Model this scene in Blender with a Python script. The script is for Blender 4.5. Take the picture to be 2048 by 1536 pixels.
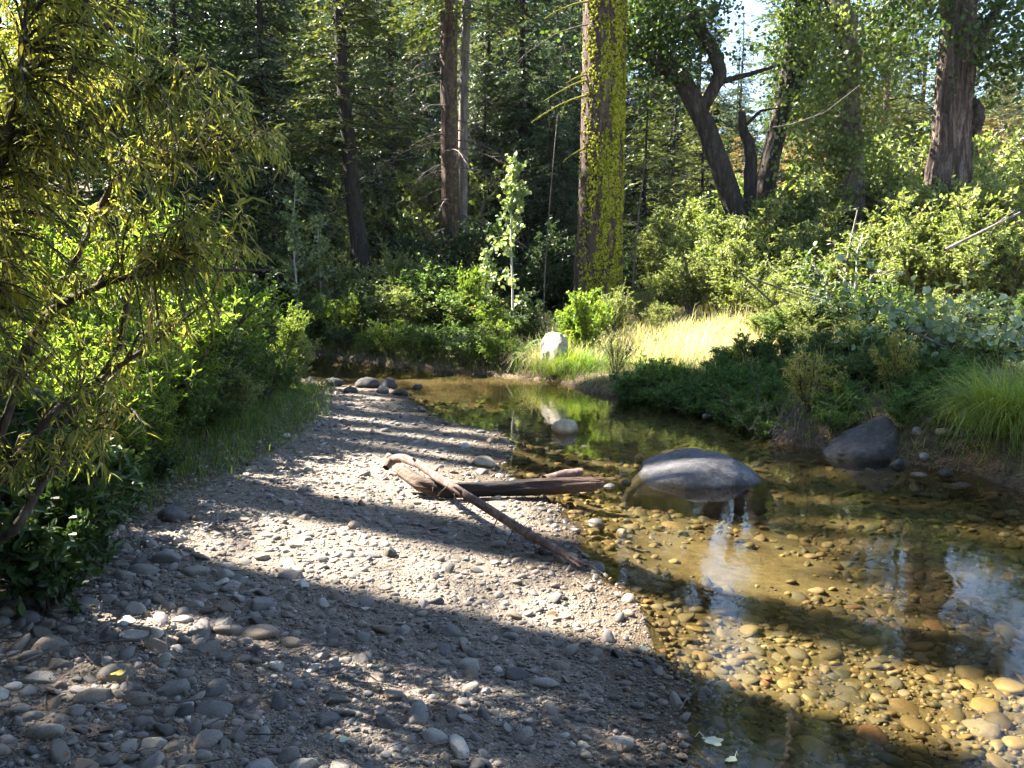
import bpy, math, random
import numpy as np
from mathutils import Vector, Matrix, noise

# ------------------------------------------------------------------ camera, sky, sun, exposure
SC = bpy.context.scene
COL = SC.collection
for o in list(bpy.data.objects):
    bpy.data.objects.remove(o)
CAM_H, PITCH, F = 1.6, math.radians(7.0), 1704.0        # metres, down-tilt, focal length in photo pixels
cam = bpy.data.cameras.new('camera')
cam.sensor_width = 36; cam.lens = 36 * F / 2048
cam.clip_start = 0.05; cam.clip_end = 2000
camo = bpy.data.objects.new('camera', cam); COL.objects.link(camo)
camo.location = (0, 0, CAM_H); camo.rotation_euler = (math.pi / 2 - PITCH, 0, 0)
SC.camera = camo

SUN_EL = math.radians(48)
SUN_AZ = math.radians(-67)                               # left of the view direction, a little behind the scene
S = Vector((math.sin(SUN_AZ) * math.cos(SUN_EL), math.cos(SUN_AZ) * math.cos(SUN_EL), math.sin(SUN_EL)))
w = bpy.data.worlds.new('World'); SC.world = w; w.use_nodes = True
nt = w.node_tree
sky = nt.nodes.new('ShaderNodeTexSky'); sky.sky_type = 'NISHITA'; sky.sun_disc = False
sky.sun_elevation = SUN_EL; sky.sun_rotation = SUN_AZ % (2 * math.pi)
sky.air_density = 1.0; sky.dust_density = 0.3; sky.ozone_density = 2.0
nt.links.new(sky.outputs[0], nt.nodes['Background'].inputs[0])
nt.nodes['Background'].inputs[1].default_value = 0.05
sl = bpy.data.lights.new('sun', 'SUN'); sl.energy = 5.0; sl.angle = math.radians(0.53); sl.color = (1, .93, .82)
so = bpy.data.objects.new('sun', sl); COL.objects.link(so)
so.rotation_euler = S.to_track_quat('Z', 'Y').to_euler()
SC.view_settings.view_transform = 'Standard'; SC.view_settings.look = 'None'
SC.view_settings.exposure = 3.3; SC.view_settings.gamma = 1.0
SC.cycles.use_denoising = True; SC.cycles.use_adaptive_sampling = True; SC.cycles.adaptive_threshold = 0.03
SC.cycles.max_bounces = 5; SC.cycles.diffuse_bounces = 2; SC.cycles.glossy_bounces = 2
SC.cycles.transmission_bounces = 4; SC.cycles.transparent_max_bounces = 8
SC.cycles.sample_clamp_indirect = 6

R0 = np.random.default_rng(7)
random.seed(3)

# ------------------------------------------------------------------ pixels to places
def ray(px, py):
    cx, cy = (px - 1024) / F, (768 - py) / F
    return (cx, math.cos(PITCH) + cy * math.sin(PITCH), -math.sin(PITCH) + cy * math.cos(PITCH))
def G(px, py, z=0.0):
    d = ray(px, py); t = (z - CAM_H) / d[2]
    return (d[0] * t, d[1] * t, z)
def P(px, py, Y):
    d = ray(px, py); t = Y / d[1]
    return (d[0] * t, Y, CAM_H + d[2] * t)

# ------------------------------------------------------------------ mesh helpers
def mesh_from(name, chunks, smooth=False):
    """chunks: list of (verts (n,3), faces (m,k), rnd (m,) or None)"""
    V, LI, LS, RN, off = [], [], [], [], 0
    for v, f, r in chunks:
        v = np.asarray(v, np.float32).reshape(-1, 3); f = np.asarray(f, np.int32)
        if len(f) == 0: continue
        V.append(v); LI.append((f + off).ravel()); LS.append(np.full(len(f), f.shape[1], np.int32))
        RN.append(np.zeros(len(f), np.float32) if r is None else np.asarray(r, np.float32)); off += len(v)
    V = np.concatenate(V); LI = np.concatenate(LI); LS = np.concatenate(LS); RN = np.concatenate(RN)
    me = bpy.data.meshes.new(name)
    me.vertices.add(len(V)); me.vertices.foreach_set('co', V.ravel())
    me.loops.add(len(LI)); me.loops.foreach_set('vertex_index', LI.astype(np.int32))
    me.polygons.add(len(LS))
    st = np.concatenate([[0], np.cumsum(LS)[:-1]]).astype(np.int32)
    me.polygons.foreach_set('loop_start', st)
    try: me.polygons.foreach_set('loop_total', LS)
    except Exception: pass
    a = me.attributes.new('rnd', 'FLOAT', 'FACE'); a.data.foreach_set('value', RN)
    me.update(calc_edges=True)
    me.polygons.foreach_set('use_smooth', np.full(len(LS), bool(smooth)))
    return me

def link(name, me, mat=None, parent=None, loc=None):
    o = bpy.data.objects.new(name, me); COL.objects.link(o)
    if mat and me and not me.materials: me.materials.append(mat)
    if parent: o.parent = parent
    if loc is not None: o.location = loc
    return o
def tag(o, label=None, cat=None, group=None, kind=None):
    if label: o['label'] = label
    if cat: o['category'] = cat
    if group: o['group'] = group
    if kind: o['kind'] = kind
    return o
def empty(name, loc=(0, 0, 0), label=None, cat=None, group=None):
    o = bpy.data.objects.new(name, None); COL.objects.link(o); o.location = loc; o.empty_display_size = .1
    return tag(o, label, cat, group)

def nrmz(a):
    return a / np.maximum(np.linalg.norm(a, axis=-1, keepdims=True), 1e-9)

def tube(pts, rad, k=6, cap=True, jit=0, rng=None):
    pts = np.asarray(pts, float); n = len(pts); rad = np.broadcast_to(np.asarray(rad, float), (n,))
    t = nrmz(np.gradient(pts, axis=0))
    ref = np.array([1., 0, 0]) if abs(t[:, 0]).mean() < .7 else np.array([0, 1., 0])
    a = nrmz(np.cross(t, ref)); b = np.cross(t, a)
    th = np.arange(k) * 2 * np.pi / k
    ring = a[:, None] * np.cos(th)[None, :, None] + b[:, None] * np.sin(th)[None, :, None]
    rr = rad[:, None, None]
    if jit: rr = rr * (1 + jit * (rng or R0).normal(size=(n, k, 1)))
    v = (pts[:, None] + ring * rr).reshape(-1, 3)
    i = np.arange(n - 1)[:, None] * k; j = np.arange(k)[None]; j2 = (j + 1) % k
    f = np.stack([i + j, i + j2, i + k + j2, i + k + j], -1).reshape(-1, 4)
    ch = [(v, f, None)]
    if cap:
        ch.append((v[:k], np.arange(k)[::-1][None], None)); ch.append((v[-k:], np.arange(k)[None], None))
    return ch

def tubes(P3, rad, k=3):
    """many polylines at once: P3 (n,m,3), rad (n,m)"""
    n, m, _ = P3.shape
    t = nrmz(np.gradient(P3, axis=1))
    ref = np.array([.31, .77, .56]); a = nrmz(np.cross(t, ref)); b = np.cross(t, a)
    th = np.arange(k) * 2 * np.pi / k
    v = P3[:, :, None] + (a[:, :, None] * np.cos(th)[:, None] + b[:, :, None] * np.sin(th)[:, None]) * rad[:, :, None, None]
    base = (np.arange(n) * m * k)[:, None, None]; i = (np.arange(m - 1) * k)[None, :, None]; j = np.arange(k)[None, None]; j2 = (j + 1) % k
    f = np.stack([base + i + j, base + i + j2, base + i + k + j2, base + i + k + j], -1).reshape(-1, 4)
    return [(v.reshape(-1, 3), f, np.repeat(R0.random(n), (m - 1) * k))]

def leaves(B, D, Nn, L, W, kind='broad', bend=.15, rng=R0, clump=None):
    n = len(B)
    D = nrmz(D); side = nrmz(np.cross(D, Nn)); up = np.cross(side, D)
    L = np.broadcast_to(np.asarray(L, float), (n,))[:, None]; W = np.broadcast_to(np.asarray(W, float), (n,))[:, None]
    r = rng.random(n)
    if clump is not None: r = np.clip(.55 * r + .45 * clump, 0, 1)
    def pt(t, s, h=0.0):
        return B + D * (L * t) + side * (W * s) + up * (L * (h - bend * t * t))
    if kind == 'rhomb':
        v = np.stack([pt(0, 0), pt(.45, .5), pt(1, 0), pt(.45, -.5)], 1); q = [[0, 1, 2, 3]]
    elif kind == 'broad':
        v = np.stack([pt(0, 0), pt(.3, .46, .07), pt(.68, .40, .06), pt(1, 0), pt(.68, -.40, .06), pt(.3, -.46, .07)], 1)
        q = [[0, 1, 2, 3], [0, 3, 4, 5]]
    elif kind == 'round':
        v = np.stack([pt(0, 0), pt(.12, .42, .04), pt(.55, .52, .06), pt(1, 0), pt(.55, -.52, .06), pt(.12, -.42, .04)], 1)
        q = [[0, 1, 2, 3], [0, 3, 4, 5]]
    else:  # lance
        v = np.stack([pt(0, .08), pt(.25, .5, .03), pt(.6, .42, .02), pt(1, .02), pt(1, -.02), pt(.6, -.42, .02), pt(.25, -.5, .03), pt(0, -.08)], 1)
        q = [[0, 1, 6, 7], [1, 2, 5, 6], [2, 3, 4, 5]]
    k = v.shape[1]; q = np.array(q)
    f = (np.arange(n)[:, None, None] * k + q[None]).reshape(-1, 4)
    return [(v.reshape(-1, 3), f, np.repeat(r, len(q)))]

def blades(B, D, L, W, bend, rng=R0, segs=3):
    """grass blades arching over: B base, D horizontal lean direction"""
    n = len(B); L = L[:, None]; W = np.broadcast_to(W, (n,))[:, None]; bend = np.broadcast_to(bend, (n,))[:, None]
    side = nrmz(np.cross(D, np.array([0, 0, 1.])))
    vs = []
    for i in range(segs + 1):
        t = i / segs; ang = bend * t
        p = B + D * L * t * np.sin(ang * .75 + .08) + np.array([0, 0, 1.]) * L * t * np.cos(ang * .75)
        ww = W * (1 - t) ** .7 * .5 + .0004
        vs += [p + side * ww, p - side * ww]
    v = np.stack(vs, 1); k = v.shape[1]
    q = np.array([[2 * i, 2 * i + 2, 2 * i + 3, 2 * i + 1] for i in range(segs)])
    f = (np.arange(n)[:, None, None] * k + q[None]).reshape(-1, 4)
    return [(v.reshape(-1, 3), f, np.repeat(rng.random(n), segs))]

# ------------------------------------------------------------------ materials
def newmat(name):
    m = bpy.data.materials.new(name); m.use_nodes = True
    t = m.node_tree; t.nodes.clear()
    out = t.nodes.new('ShaderNodeOutputMaterial')
    return m, t, out
def N(t, kind, **kw):
    n = t.nodes.new('ShaderNode' + kind)
    for k, v in kw.items():
        if k in n.inputs.keys(): n.inputs[k].default_value = v
        else: setattr(n, k, v)
    return n
def ramp(t, fac, stops, mode='LINEAR'):
    n = t.nodes.new('ShaderNodeValToRGB'); n.color_ramp.interpolation = mode
    e = n.color_ramp.elements
    while len(e) < len(stops): e.new(.5)
    for el, (p, c) in zip(e, stops): el.position = p; el.color = (*c, 1)
    if fac is not None: t.links.new(fac, n.inputs[0])
    return n
def math_(t, op, a, b=None, clamp=False):
    n = t.nodes.new('ShaderNodeMath'); n.operation = op; n.use_clamp = clamp
    for i, x in enumerate((a, b)):
        if x is None: continue
        if hasattr(x, 'is_output'): t.links.new(x, n.inputs[i])
        else: n.inputs[i].default_value = x
    return n.outputs[0]
def mix(t, fac, a, b, mode='MIX'):
    n = t.nodes.new('ShaderNodeMix'); n.data_type = 'RGBA'; n.blend_type = mode
    for s, x in ((n.inputs[0], fac), (n.inputs[6], a), (n.inputs[7], b)):
        if hasattr(x, 'is_output'): t.links.new(x, s)
        elif isinstance(x, (int, float)): s.default_value = x
        else: s.default_value = (*x, 1)
    return n.outputs[2]
def coords(t, scale=(1, 1, 1), kind='Object'):
    tc = t.nodes.new('ShaderNodeTexCoord'); mp = t.nodes.new('ShaderNodeMapping')
    mp.inputs['Scale'].default_value = scale; t.links.new(tc.outputs[kind], mp.inputs[0]); return mp.outputs[0]
def tex(t, vec, scale, detail=4, rough=.6, kind='Noise', dist=0):
    n = t.nodes.new('ShaderNodeTex' + kind)
    n.inputs['Scale'].default_value = scale
    if kind == 'Noise':
        n.inputs['Detail'].default_value = detail; n.inputs['Roughness'].default_value = rough; n.inputs['Distortion'].default_value = dist
    t.links.new(vec, n.inputs['Vector']); return n
def bump(t, h, strength=.5, dist=.02, nrm=None):
    n = t.nodes.new('ShaderNodeBump'); n.inputs['Strength'].default_value = strength; n.inputs['Distance'].default_value = dist
    t.links.new(h, n.inputs['Height'])
    if nrm is not None: t.links.new(nrm, n.inputs['Normal'])
    return n.outputs[0]
def princ(t, out, col, rough=.7, nrm=None, spec=.4):
    b = t.nodes.new('ShaderNodeBsdfPrincipled')
    if hasattr(col, 'is_output'): t.links.new(col, b.inputs['Base Color'])
    else: b.inputs['Base Color'].default_value = (*col, 1)
    if hasattr(rough, 'is_output'): t.links.new(rough, b.inputs['Roughness'])
    else: b.inputs['Roughness'].default_value = rough
    b.inputs['Specular IOR Level'].default_value = spec
    if nrm is not None: t.links.new(nrm, b.inputs['Normal'])
    if out is not None: t.links.new(b.outputs[0], out.inputs[0])
    return b
def rnd_of(t):
    a = t.nodes.new('ShaderNodeAttribute'); a.attribute_name = 'rnd'
    oi = t.nodes.new('ShaderNodeObjectInfo')
    return a.outputs['Fac'], oi.outputs['Random']

def leafmat(name, stops, trans=.45, tint=(1.25, 1.2, .55), rough=.45, spec=.35, objvar=.25):
    m, t, out = newmat(name)
    a, o = rnd_of(t)
    f = math_(t, 'ADD', a, math_(t, 'MULTIPLY', math_(t, 'SUBTRACT', o, .5), objvar), True)
    c = ramp(t, f, stops).outputs[0]
    b = princ(t, None, c, rough, None, spec)
    tr = t.nodes.new('ShaderNodeBsdfTranslucent')
    t.links.new(mix(t, 1.0, c, tint, 'MULTIPLY'), tr.inputs[0])
    ms = t.nodes.new('ShaderNodeMixShader'); ms.inputs[0].default_value = trans
    t.links.new(b.outputs[0], ms.inputs[1]); t.links.new(tr.outputs[0], ms.inputs[2]); t.links.new(ms.outputs[0], out.inputs[0])
    return m

M = {}
M['willow'] = leafmat('willow_leaf', [(0, (.12, .17, .05)), (.45, (.25, .28, .075)), (.8, (.40, .37, .10)), (1, (.46, .37, .16))], .62, tint=(1.3, 1.2, .62))
M['lime'] = leafmat('lime_leaf', [(0, (.08, .15, .018)), (.5, (.17, .27, .04)), (1, (.30, .36, .08))], .55)
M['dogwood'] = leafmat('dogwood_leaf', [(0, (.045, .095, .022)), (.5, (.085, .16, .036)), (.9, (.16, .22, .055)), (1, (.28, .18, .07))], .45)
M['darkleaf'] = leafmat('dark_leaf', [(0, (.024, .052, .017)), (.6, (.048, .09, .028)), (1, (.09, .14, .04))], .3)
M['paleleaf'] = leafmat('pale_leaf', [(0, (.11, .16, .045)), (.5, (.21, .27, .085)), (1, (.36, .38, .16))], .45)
M['aspen'] = leafmat('aspen_leaf', [(0, (.10, .16, .06)), (.5, (.2, .27, .12)), (1, (.36, .4, .22))], .45, rough=.35)
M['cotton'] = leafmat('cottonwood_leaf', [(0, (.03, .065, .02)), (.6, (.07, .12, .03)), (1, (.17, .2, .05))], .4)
M['bluegreen'] = leafmat('blue_green_leaf', [(0, (.10, .15, .08)), (.6, (.19, .26, .15)), (1, (.38, .43, .29))], .35)
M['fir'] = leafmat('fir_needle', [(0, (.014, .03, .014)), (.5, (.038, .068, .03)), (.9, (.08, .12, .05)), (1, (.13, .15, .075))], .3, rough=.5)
M['pine'] = leafmat('pine_needle_green', [(0, (.035, .06, .018)), (.5, (.08, .11, .03)), (1, (.19, .19, .07))], .3, rough=.5)
M['brownleaf'] = leafmat('brown_leaf', [(0, (.10, .045, .02)), (.6, (.2, .10, .045)), (1, (.32, .2, .1))], .35)
M['grass'] = leafmat('grass_blade', [(0, (.05, .10, .015)), (.5, (.10, .18, .03)), (.9, (.17, .23, .05)), (1, (.30, .28, .11))], .5, rough=.5)
M['tuftgrass'] = leafmat('tuft_grass_blade', [(0, (.10, .16, .02)), (.6, (.20, .28, .045)), (1, (.32, .38, .10))], .5, rough=.5)
M['drygrass'] = leafmat('dry_grass_blade', [(0, (.28, .31, .12)), (.5, (.50, .47, .25)), (1, (.68, .62, .42))], .45, rough=.6)
M['herb'] = leafmat('herb_leaf', [(0, (.05, .11, .025)), (.6, (.095, .18, .045)), (1, (.17, .25, .065))], .45)
M['fern'] = leafmat('fern_leaf', [(0, (.05, .11, .02)), (1, (.13, .22, .04))], .45)
M['yellowleaf'] = leafmat('yellow_fallen_leaf', [(0, (.6, .5, .12)), (1, (.65, .52, .16))], .3)
M['whiteleaf'] = leafmat('pale_fallen_leaf', [(0, (.55, .58, .42)), (1, (.6, .62, .48))], .3)

def barkmat(name, dark, mid, light, zs=.18, scale=14, bs=.9, bd=.03, lich=None):
    m, t, out = newmat(name)
    v = coords(t, (1, 1, zs))
    n1 = tex(t, v, scale, 6, .65, dist=.6); n2 = tex(t, coords(t, (1, 1, .5)), scale * 3.1, 4, .6)
    n3 = tex(t, coords(t), 1.3, 3)
    h = math_(t, 'ADD', math_(t, 'MULTIPLY', n1.outputs[0], .75), math_(t, 'MULTIPLY', n2.outputs[0], .25))
    c = ramp(t, h, [(.32, dark), (.5, mid), (.68, light)]).outputs[0]
    c = mix(t, math_(t, 'MULTIPLY', n3.outputs[0], .5), c, mix(t, .5, c, mid), 'MIX')
    if lich:
        lf = ramp(t, tex(t, coords(t), 9, 5, .7).outputs[0], [(.52, (0, 0, 0)), (.6, (1, 1, 1))]).outputs[0]
        gx = N(t, 'SeparateXYZ'); t.links.new(coords(t), gx.inputs[0])
        fac = math_(t, 'MULTIPLY', lf, math_(t, 'MULTIPLY_ADD', gx.outputs[0], 1.6, True))
        c = mix(t, math_(t, 'MULTIPLY', fac, .7), c, lich)
    princ(t, out, c, .9, bump(t, h, bs, bd), .2)
    return m
M['pinebark'] = barkmat('pine_bark', (.018, .011, .009), (.075, .048, .04), (.19, .14, .12), .16, 11, 1.0, .05, (.24, .24, .03))
M['firbark'] = barkmat('fir_bark', (.012, .010, .009), (.035, .028, .024), (.075, .062, .054), .25, 14)
M['cottonbark'] = barkmat('cottonwood_bark', (.014, .010, .008), (.075, .054, .043), (.28, .22, .18), .13, 9, 1, .06)
M['darkbark'] = barkmat('dark_cottonwood_bark', (.012, .009, .008), (.045, .035, .03), (.13, .11, .095), .2, 12)
M['greybark'] = barkmat('weathered_grey_bark', (.05, .042, .036), (.16, .135, .12), (.34, .30, .27), .2, 14, .7, .03)
M['aspenbark'] = barkmat('aspen_bark', (.2, .18, .15), (.38, .36, .31), (.5, .48, .42), .8, 8, .3, .01)
M['twig'] = barkmat('twig_bark', (.03, .022, .018), (.08, .06, .048), (.16, .13, .11), .4, 18, .4, .01)
M['deadtwig'] = barkmat('dead_twig', (.05, .04, .034), (.12, .098, .085), (.23, .195, .17), .4, 18, .4, .01)
M['mossy'] = barkmat('mossy_branch', (.07, .06, .015), (.2, .19, .03), (.34, .32, .05), .8, 20, .6, .02)
M['logwood'] = barkmat('reddish_log', (.03, .019, .015), (.12, .08, .066), (.27, .205, .18), .5, 16, .7, .02)

def stonemat(name, stops, wet=True, bumpd=.006, sc=30, rough=.8, amp=.35, cs=1.0):
    m, t, out = newmat(name)
    a, o = rnd_of(t)
    f = math_(t, 'FRACT', math_(t, 'ADD', a, o))
    c = ramp(t, f, stops).outputs[0]
    v = coords(t, (cs, cs, cs))
    n = tex(t, v, sc, 6, .7); n2 = tex(t, v, sc * .2, 3, .6); n3 = tex(t, v, sc * 5, 2)
    k = ramp(t, n.outputs[0], [(.25, (1 - amp,) * 3), (.55, (1, 1, 1)), (.8, (1 + amp, 1 + amp, 1 + amp * .9))]).outputs[0]
    c = mix(t, 1, c, k, 'MULTIPLY')
    k2 = ramp(t, n2.outputs[0], [(.35, (.78, .76, .72)), (.65, (1.12, 1.12, 1.12))]).outputs[0]
    c = mix(t, 1, c, k2, 'MULTIPLY')
    r = rough
    if wet:   # stones standing in or next to the water are wet
        g = t.nodes.new('ShaderNodeNewGeometry'); sp = N(t, 'SeparateXYZ'); t.links.new(g.outputs['Position'], sp.inputs[0])
        wf = math_(t, 'MULTIPLY_ADD', sp.outputs[2], -20, True); wn = t.nodes[-1]; wn.inputs[2].default_value = 1.15
        c = mix(t, wf, c, mix(t, 1, c, (.5, .45, .38), 'MULTIPLY'))
        r = math_(t, 'MULTIPLY_ADD', wf, -.5); t.nodes[-1].inputs[2].default_value = rough
    h = math_(t, 'ADD', n.outputs[0], math_(t, 'MULTIPLY', n3.outputs[0], .35))
    princ(t, out, c, r, bump(t, h, .5, bumpd), .35)
    return m
GREYS = [(0, (.07, .066, .062)), (.13, (.16, .148, .135)), (.26, (.22, .19, .155)), (.36, (.11, .108, .112)), (.48, (.26, .225, .19)),
         (.58, (.16, .12, .088)), (.70, (.29, .26, .225)), (.80, (.18, .168, .165)), (.92, (.33, .30, .26)), (.975, (.44, .41, .36)), (1, (.13, .10, .08))]
AMBER = [(0, (.06, .045, .022)), (.12, (.115, .088, .038)), (.24, (.20, .15, .062)), (.34, (.08, .075, .062)), (.44, (.085, .073, .042)), (.54, (.16, .108, .046)), (.64, (.13, .115, .088)),
         (.74, (.05, .045, .031)), (.84, (.235, .185, .092)), (.92, (.185, .16, .12)), (1, (.155, .08, .04))]
M['pebble'] = stonemat('river_pebble', GREYS, True, .004, 40)
M['cobble'] = stonemat('river_cobble', GREYS, True, .004, 38)
M['bedstone'] = stonemat('algae_bed_stone', AMBER, False, .005, 25, .6)
M['boulder'] = stonemat('granite_boulder', [(0, (.115, .112, .117)), (1, (.13, .127, .132))], True, .03, 26, .85, .6)
M['boulder2'] = stonemat('dark_boulder', [(0, (.085, .08, .075)), (1, (.10, .095, .09))], True, .03, 24, .85, .6)
M['darkrock'] = stonemat('dark_wet_rock', [(0, (.045, .043, .042)), (1, (.06, .057, .054))], True, .02, 24, .8, .5)
M['palerock'] = stonemat('pale_rock', [(0, (.30, .27, .23)), (1, (.34, .31, .26))], True, .03, 14, .85, .55)
M['tanrock'] = stonemat('tan_rock', [(0, (.36, .31, .22)), (1, (.40, .35, .26))], True, .012, 22, .85, .35)

def groundmat(name, c1, c2, c3, sc, bs, bd, wet=False):
    m, t, out = newmat(name); v = coords(t)
    n = tex(t, v, sc, 8, .65); n2 = tex(t, v, sc * .12, 4, .6); vo = tex(t, v, sc * 5, kind='Voronoi')
    c = ramp(t, n.outputs[0], [(.3, c1), (.5, c2), (.72, c3)]).outputs[0]
    c = mix(t, math_(t, 'MULTIPLY', n2.outputs[0], .7), c, mix(t, 1, c, (.66, .62, .58), 'MULTIPLY'))
    r = .9
    if wet:
        g = t.nodes.new('ShaderNodeNewGeometry'); sp = N(t, 'SeparateXYZ'); t.links.new(g.outputs['Position'], sp.inputs[0])
        wf = math_(t, 'MULTIPLY_ADD', sp.outputs[2], -40, True); t.nodes[-1].inputs[2].default_value = 1.2
        c = mix(t, wf, c, mix(t, 1, c, (.5, .45, .38), 'MULTIPLY'))
    h = math_(t, 'ADD', n.outputs[0], math_(t, 'MULTIPLY', vo.outputs[0], .6))
    princ(t, out, c, r, bump(t, h, bs, bd), .2)
    return m
M['gravel'] = groundmat('gravel_sand', (.12, .096, .072), (.215, .178, .14), (.33, .285, .235), 22, .9, .02, True)
M['soil'] = groundmat('forest_litter', (.06, .042, .028), (.13, .095, .06), (.24, .18, .11), 9, 1, .05)
M['bed'] = groundmat('stream_sand', (.05, .04, .022), (.09, .073, .041), (.13, .108, .064), 14, .6, .01)

# water: clear surface that mirrors by angle and lets the light through, faintly amber
m, t, out = newmat('creek_water_clear'); M['water'] = m
nv = coords(t, (1, .35, 1)); n1 = tex(t, nv, 5, 2, .5); n2 = tex(t, coords(t, (1, 1, 1)), 28, 2, .5)
hb = math_(t, 'ADD', n1.outputs[0], math_(t, 'MULTIPLY', n2.outputs[0], .12))
nb = bump(t, hb, .10, .02)
fr = N(t, 'Fresnel', IOR=1.33); t.links.new(nb, fr.inputs['Normal'])
gl = N(t, 'BsdfGlossy', Roughness=.0); gl.inputs[0].default_value = (1, 1, 1, 1); t.links.new(nb, gl.inputs['Normal'])
tp = N(t, 'BsdfTransparent'); tp.inputs[0].default_value = (.85, .80, .62, 1)
ms = N(t, 'MixShader'); t.links.new(fr.outputs[0], ms.inputs[0]); t.links.new(tp.outputs[0], ms.inputs[1]); t.links.new(gl.outputs[0], ms.inputs[2])
t.links.new(ms.outputs[0], out.inputs[0])

# ------------------------------------------------------------------ terrain
LEFT = [(1.3, -6)] + [G(*p)[:2] for p in [(1395, 1536), (1372, 1440), (1385, 1370), (1310, 1300), (1285, 1215), (1210, 1150), (1165, 1100),
        (1150, 1050), (1125, 1010), (1045, 965), (1005, 935), (1035, 890), (1000, 862), (900, 842), (850, 820), (812, 785), (770, 772),
        (660, 770), (600, 756), (555, 738)]] + [(-10, 17.6), (-18, 20)]
RIGHT = [(-18, 24), (-10, 21)] + [G(*p)[:2] for p in [(600, 706), (720, 722), (820, 735), (950, 748), (1050, 757), (1110, 764), (1180, 785),
        (1250, 793), (1330, 806), (1430, 832), (1500, 858), (1570, 888), (1680, 905), (1800, 925), (1940, 946), (2048, 985)]] + [(5.2, 5.0), (6.6, 2.5), (8, -6)]
POLY = np.array(LEFT + RIGHT); NL = len(LEFT)
def sdf(x, y):
    """signed distance to the water's edge (positive on land) and whether the near shore is the gravel side"""
    p = np.stack([x, y], -1); best = np.full(len(x), 1e9); idx = np.zeros(len(x), int); ins = np.zeros(len(x), bool)
    for i in range(len(POLY)):
        a, b = POLY[i], POLY[(i + 1) % len(POLY)]
        ab = b - a; tt = np.clip(((p - a) @ ab) / (ab @ ab), 0, 1)
        d = np.linalg.norm(p - (a + tt[:, None] * ab), axis=1)
        mk = d < best; best[mk] = d[mk]; idx[mk] = i
        c = ((a[1] > y) != (b[1] > y)) & (x < (b[0] - a[0]) * (y - a[1]) / (b[1] - a[1] + 1e-12) + a[0])
        ins ^= c
    return np.where(ins, -best, best), idx < NL - 1
EDGE = sorted([(G(*p, .12)[1], G(*p, .12)[0]) for p in [(-60, 1230), (150, 1110), (330, 1010), (450, 945), (560, 893), (622, 842), (650, 800), (640, 770)]])
EY = np.array([-20.] + [e[0] for e in EDGE] + [40.]); EX = np.array([-4.2] + [e[1] for e in EDGE] + [EDGE[-1][1]])
def fbm(x, y, s):
    return (np.sin(x * s * 1.7 + 1.3 * np.sin(y * s * 1.1 + .4)) + np.sin(y * s * 2.1 + 1.7 * np.sin(x * s * 1.3 + 2)) + .6 * np.sin((x + y) * s * 3.7 + 1.2 * np.sin((x - y) * s * 2.9))) / 2.6
def Hq(x, y):
    x = np.atleast_1d(np.asarray(x, float)); y = np.atleast_1d(np.asarray(y, float))
    d, left = sdf(x, y)
    dl = np.maximum(d, 0)
    zl = .055 * np.minimum(dl, 2.2) + .03 * np.clip(dl - 2.2, 0, 8) + .012 * fbm(x, y, 2.1) * np.clip(dl * 3, 0, 1) + .006 * fbm(x, y, 7) * np.clip(dl * 4, 0, 1)
    off = np.clip(np.interp(y, EY, EX) - x, 0, 6)
    zl += .10 * off
    near = np.clip((x - 1.5) / 2.5, 0, 1)
    zr = (.18 + .17 * near) * (1 - np.exp(-dl / .22)) + (.045 + .02 * near) * np.minimum(dl, 14) + .05 * fbm(x, y, 1.1) * np.clip(dl, 0, 1)
    zo = np.where(left, zl, zr)
    di = np.maximum(-d, 0)
    zi = -(.03 + .26 * (1 - np.exp(-di / .9))) - .14 * np.clip((y - 8) / 3, 0, 1) * (1 - np.exp(-di / .5))
    zi += .30 * np.exp(-((y - 13.9 + .12 * x) / .75) ** 2) * np.clip((1.6 - x) / 1.5, 0, 1) * (1 - np.exp(-di / .5))      # shallow golden bar
    zi += .015 * fbm(x, y, 3)
    zi = np.minimum(zi, -.02 * np.clip(di * 5, 0, 1))
    z = np.where(d > 0, zo, zi)
    hill = np.maximum(y + .25 * x - 42, 0) + np.maximum(-x - 40, 0) * .4
    z = z + .13 * hill + .8 * fbm(x, y, .11) * np.clip((y - 30) / 40, 0, 1)
    return z
def hz(x, y): return float(Hq(x, y)[0])

def axis(lo, a, b, hi, step):
    mid = np.arange(a, b, step); g = []
    s, v = step, a
    while v > lo: s *= 1.25; v -= s; g.append(v)
    g2 = []; s, v = step, mid[-1]
    while v < hi: s *= 1.18; v += s; g2.append(v)
    return np.concatenate([g[::-1], mid, g2])
xs = axis(-260, -5, 6.5, 260, .075); ys = axis(-40, 1.6, 18, 420, .075)
XX, YY = np.meshgrid(xs, ys); nx, ny = len(xs), len(ys)
ZZ = Hq(XX.ravel(), YY.ravel())
VG = np.stack([XX.ravel(), YY.ravel(), ZZ], -1)
ii, jj = np.meshgrid(np.arange(nx - 1), np.arange(ny - 1))
q0 = (jj * nx + ii).ravel(); FG = np.stack([q0, q0 + 1, q0 + nx + 1, q0 + nx], -1)
cc = VG[FG].mean(1); dS, lf = sdf(cc[:, 0], cc[:, 1])
isg = (dS > 0) & lf & (cc[:, 0] > np.interp(cc[:, 1], EY, EX)) & (cc[:, 1] < 17)
isb = dS <= 0
def sub(mask, name, mat):
    f = FG[mask]; u, inv = np.unique(f, return_inverse=True)
    return tag(link(name, mesh_from(name, [(VG[u], inv.reshape(-1, 4), None)], True), mat), kind='structure')
gravel_bar = sub(isg, 'gravel_bar', M['gravel'])
stream_bed = sub(isb, 'stream_bed', M['bed'])
forest_floor = sub(~isg & ~isb, 'forest_floor', M['soil'])
tag(gravel_bar, 'gravel bar of grey river stones left of the creek'); tag(stream_bed, 'amber sandy bed under the clear creek'); tag(forest_floor, 'forest floor and banks under the plants')
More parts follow.
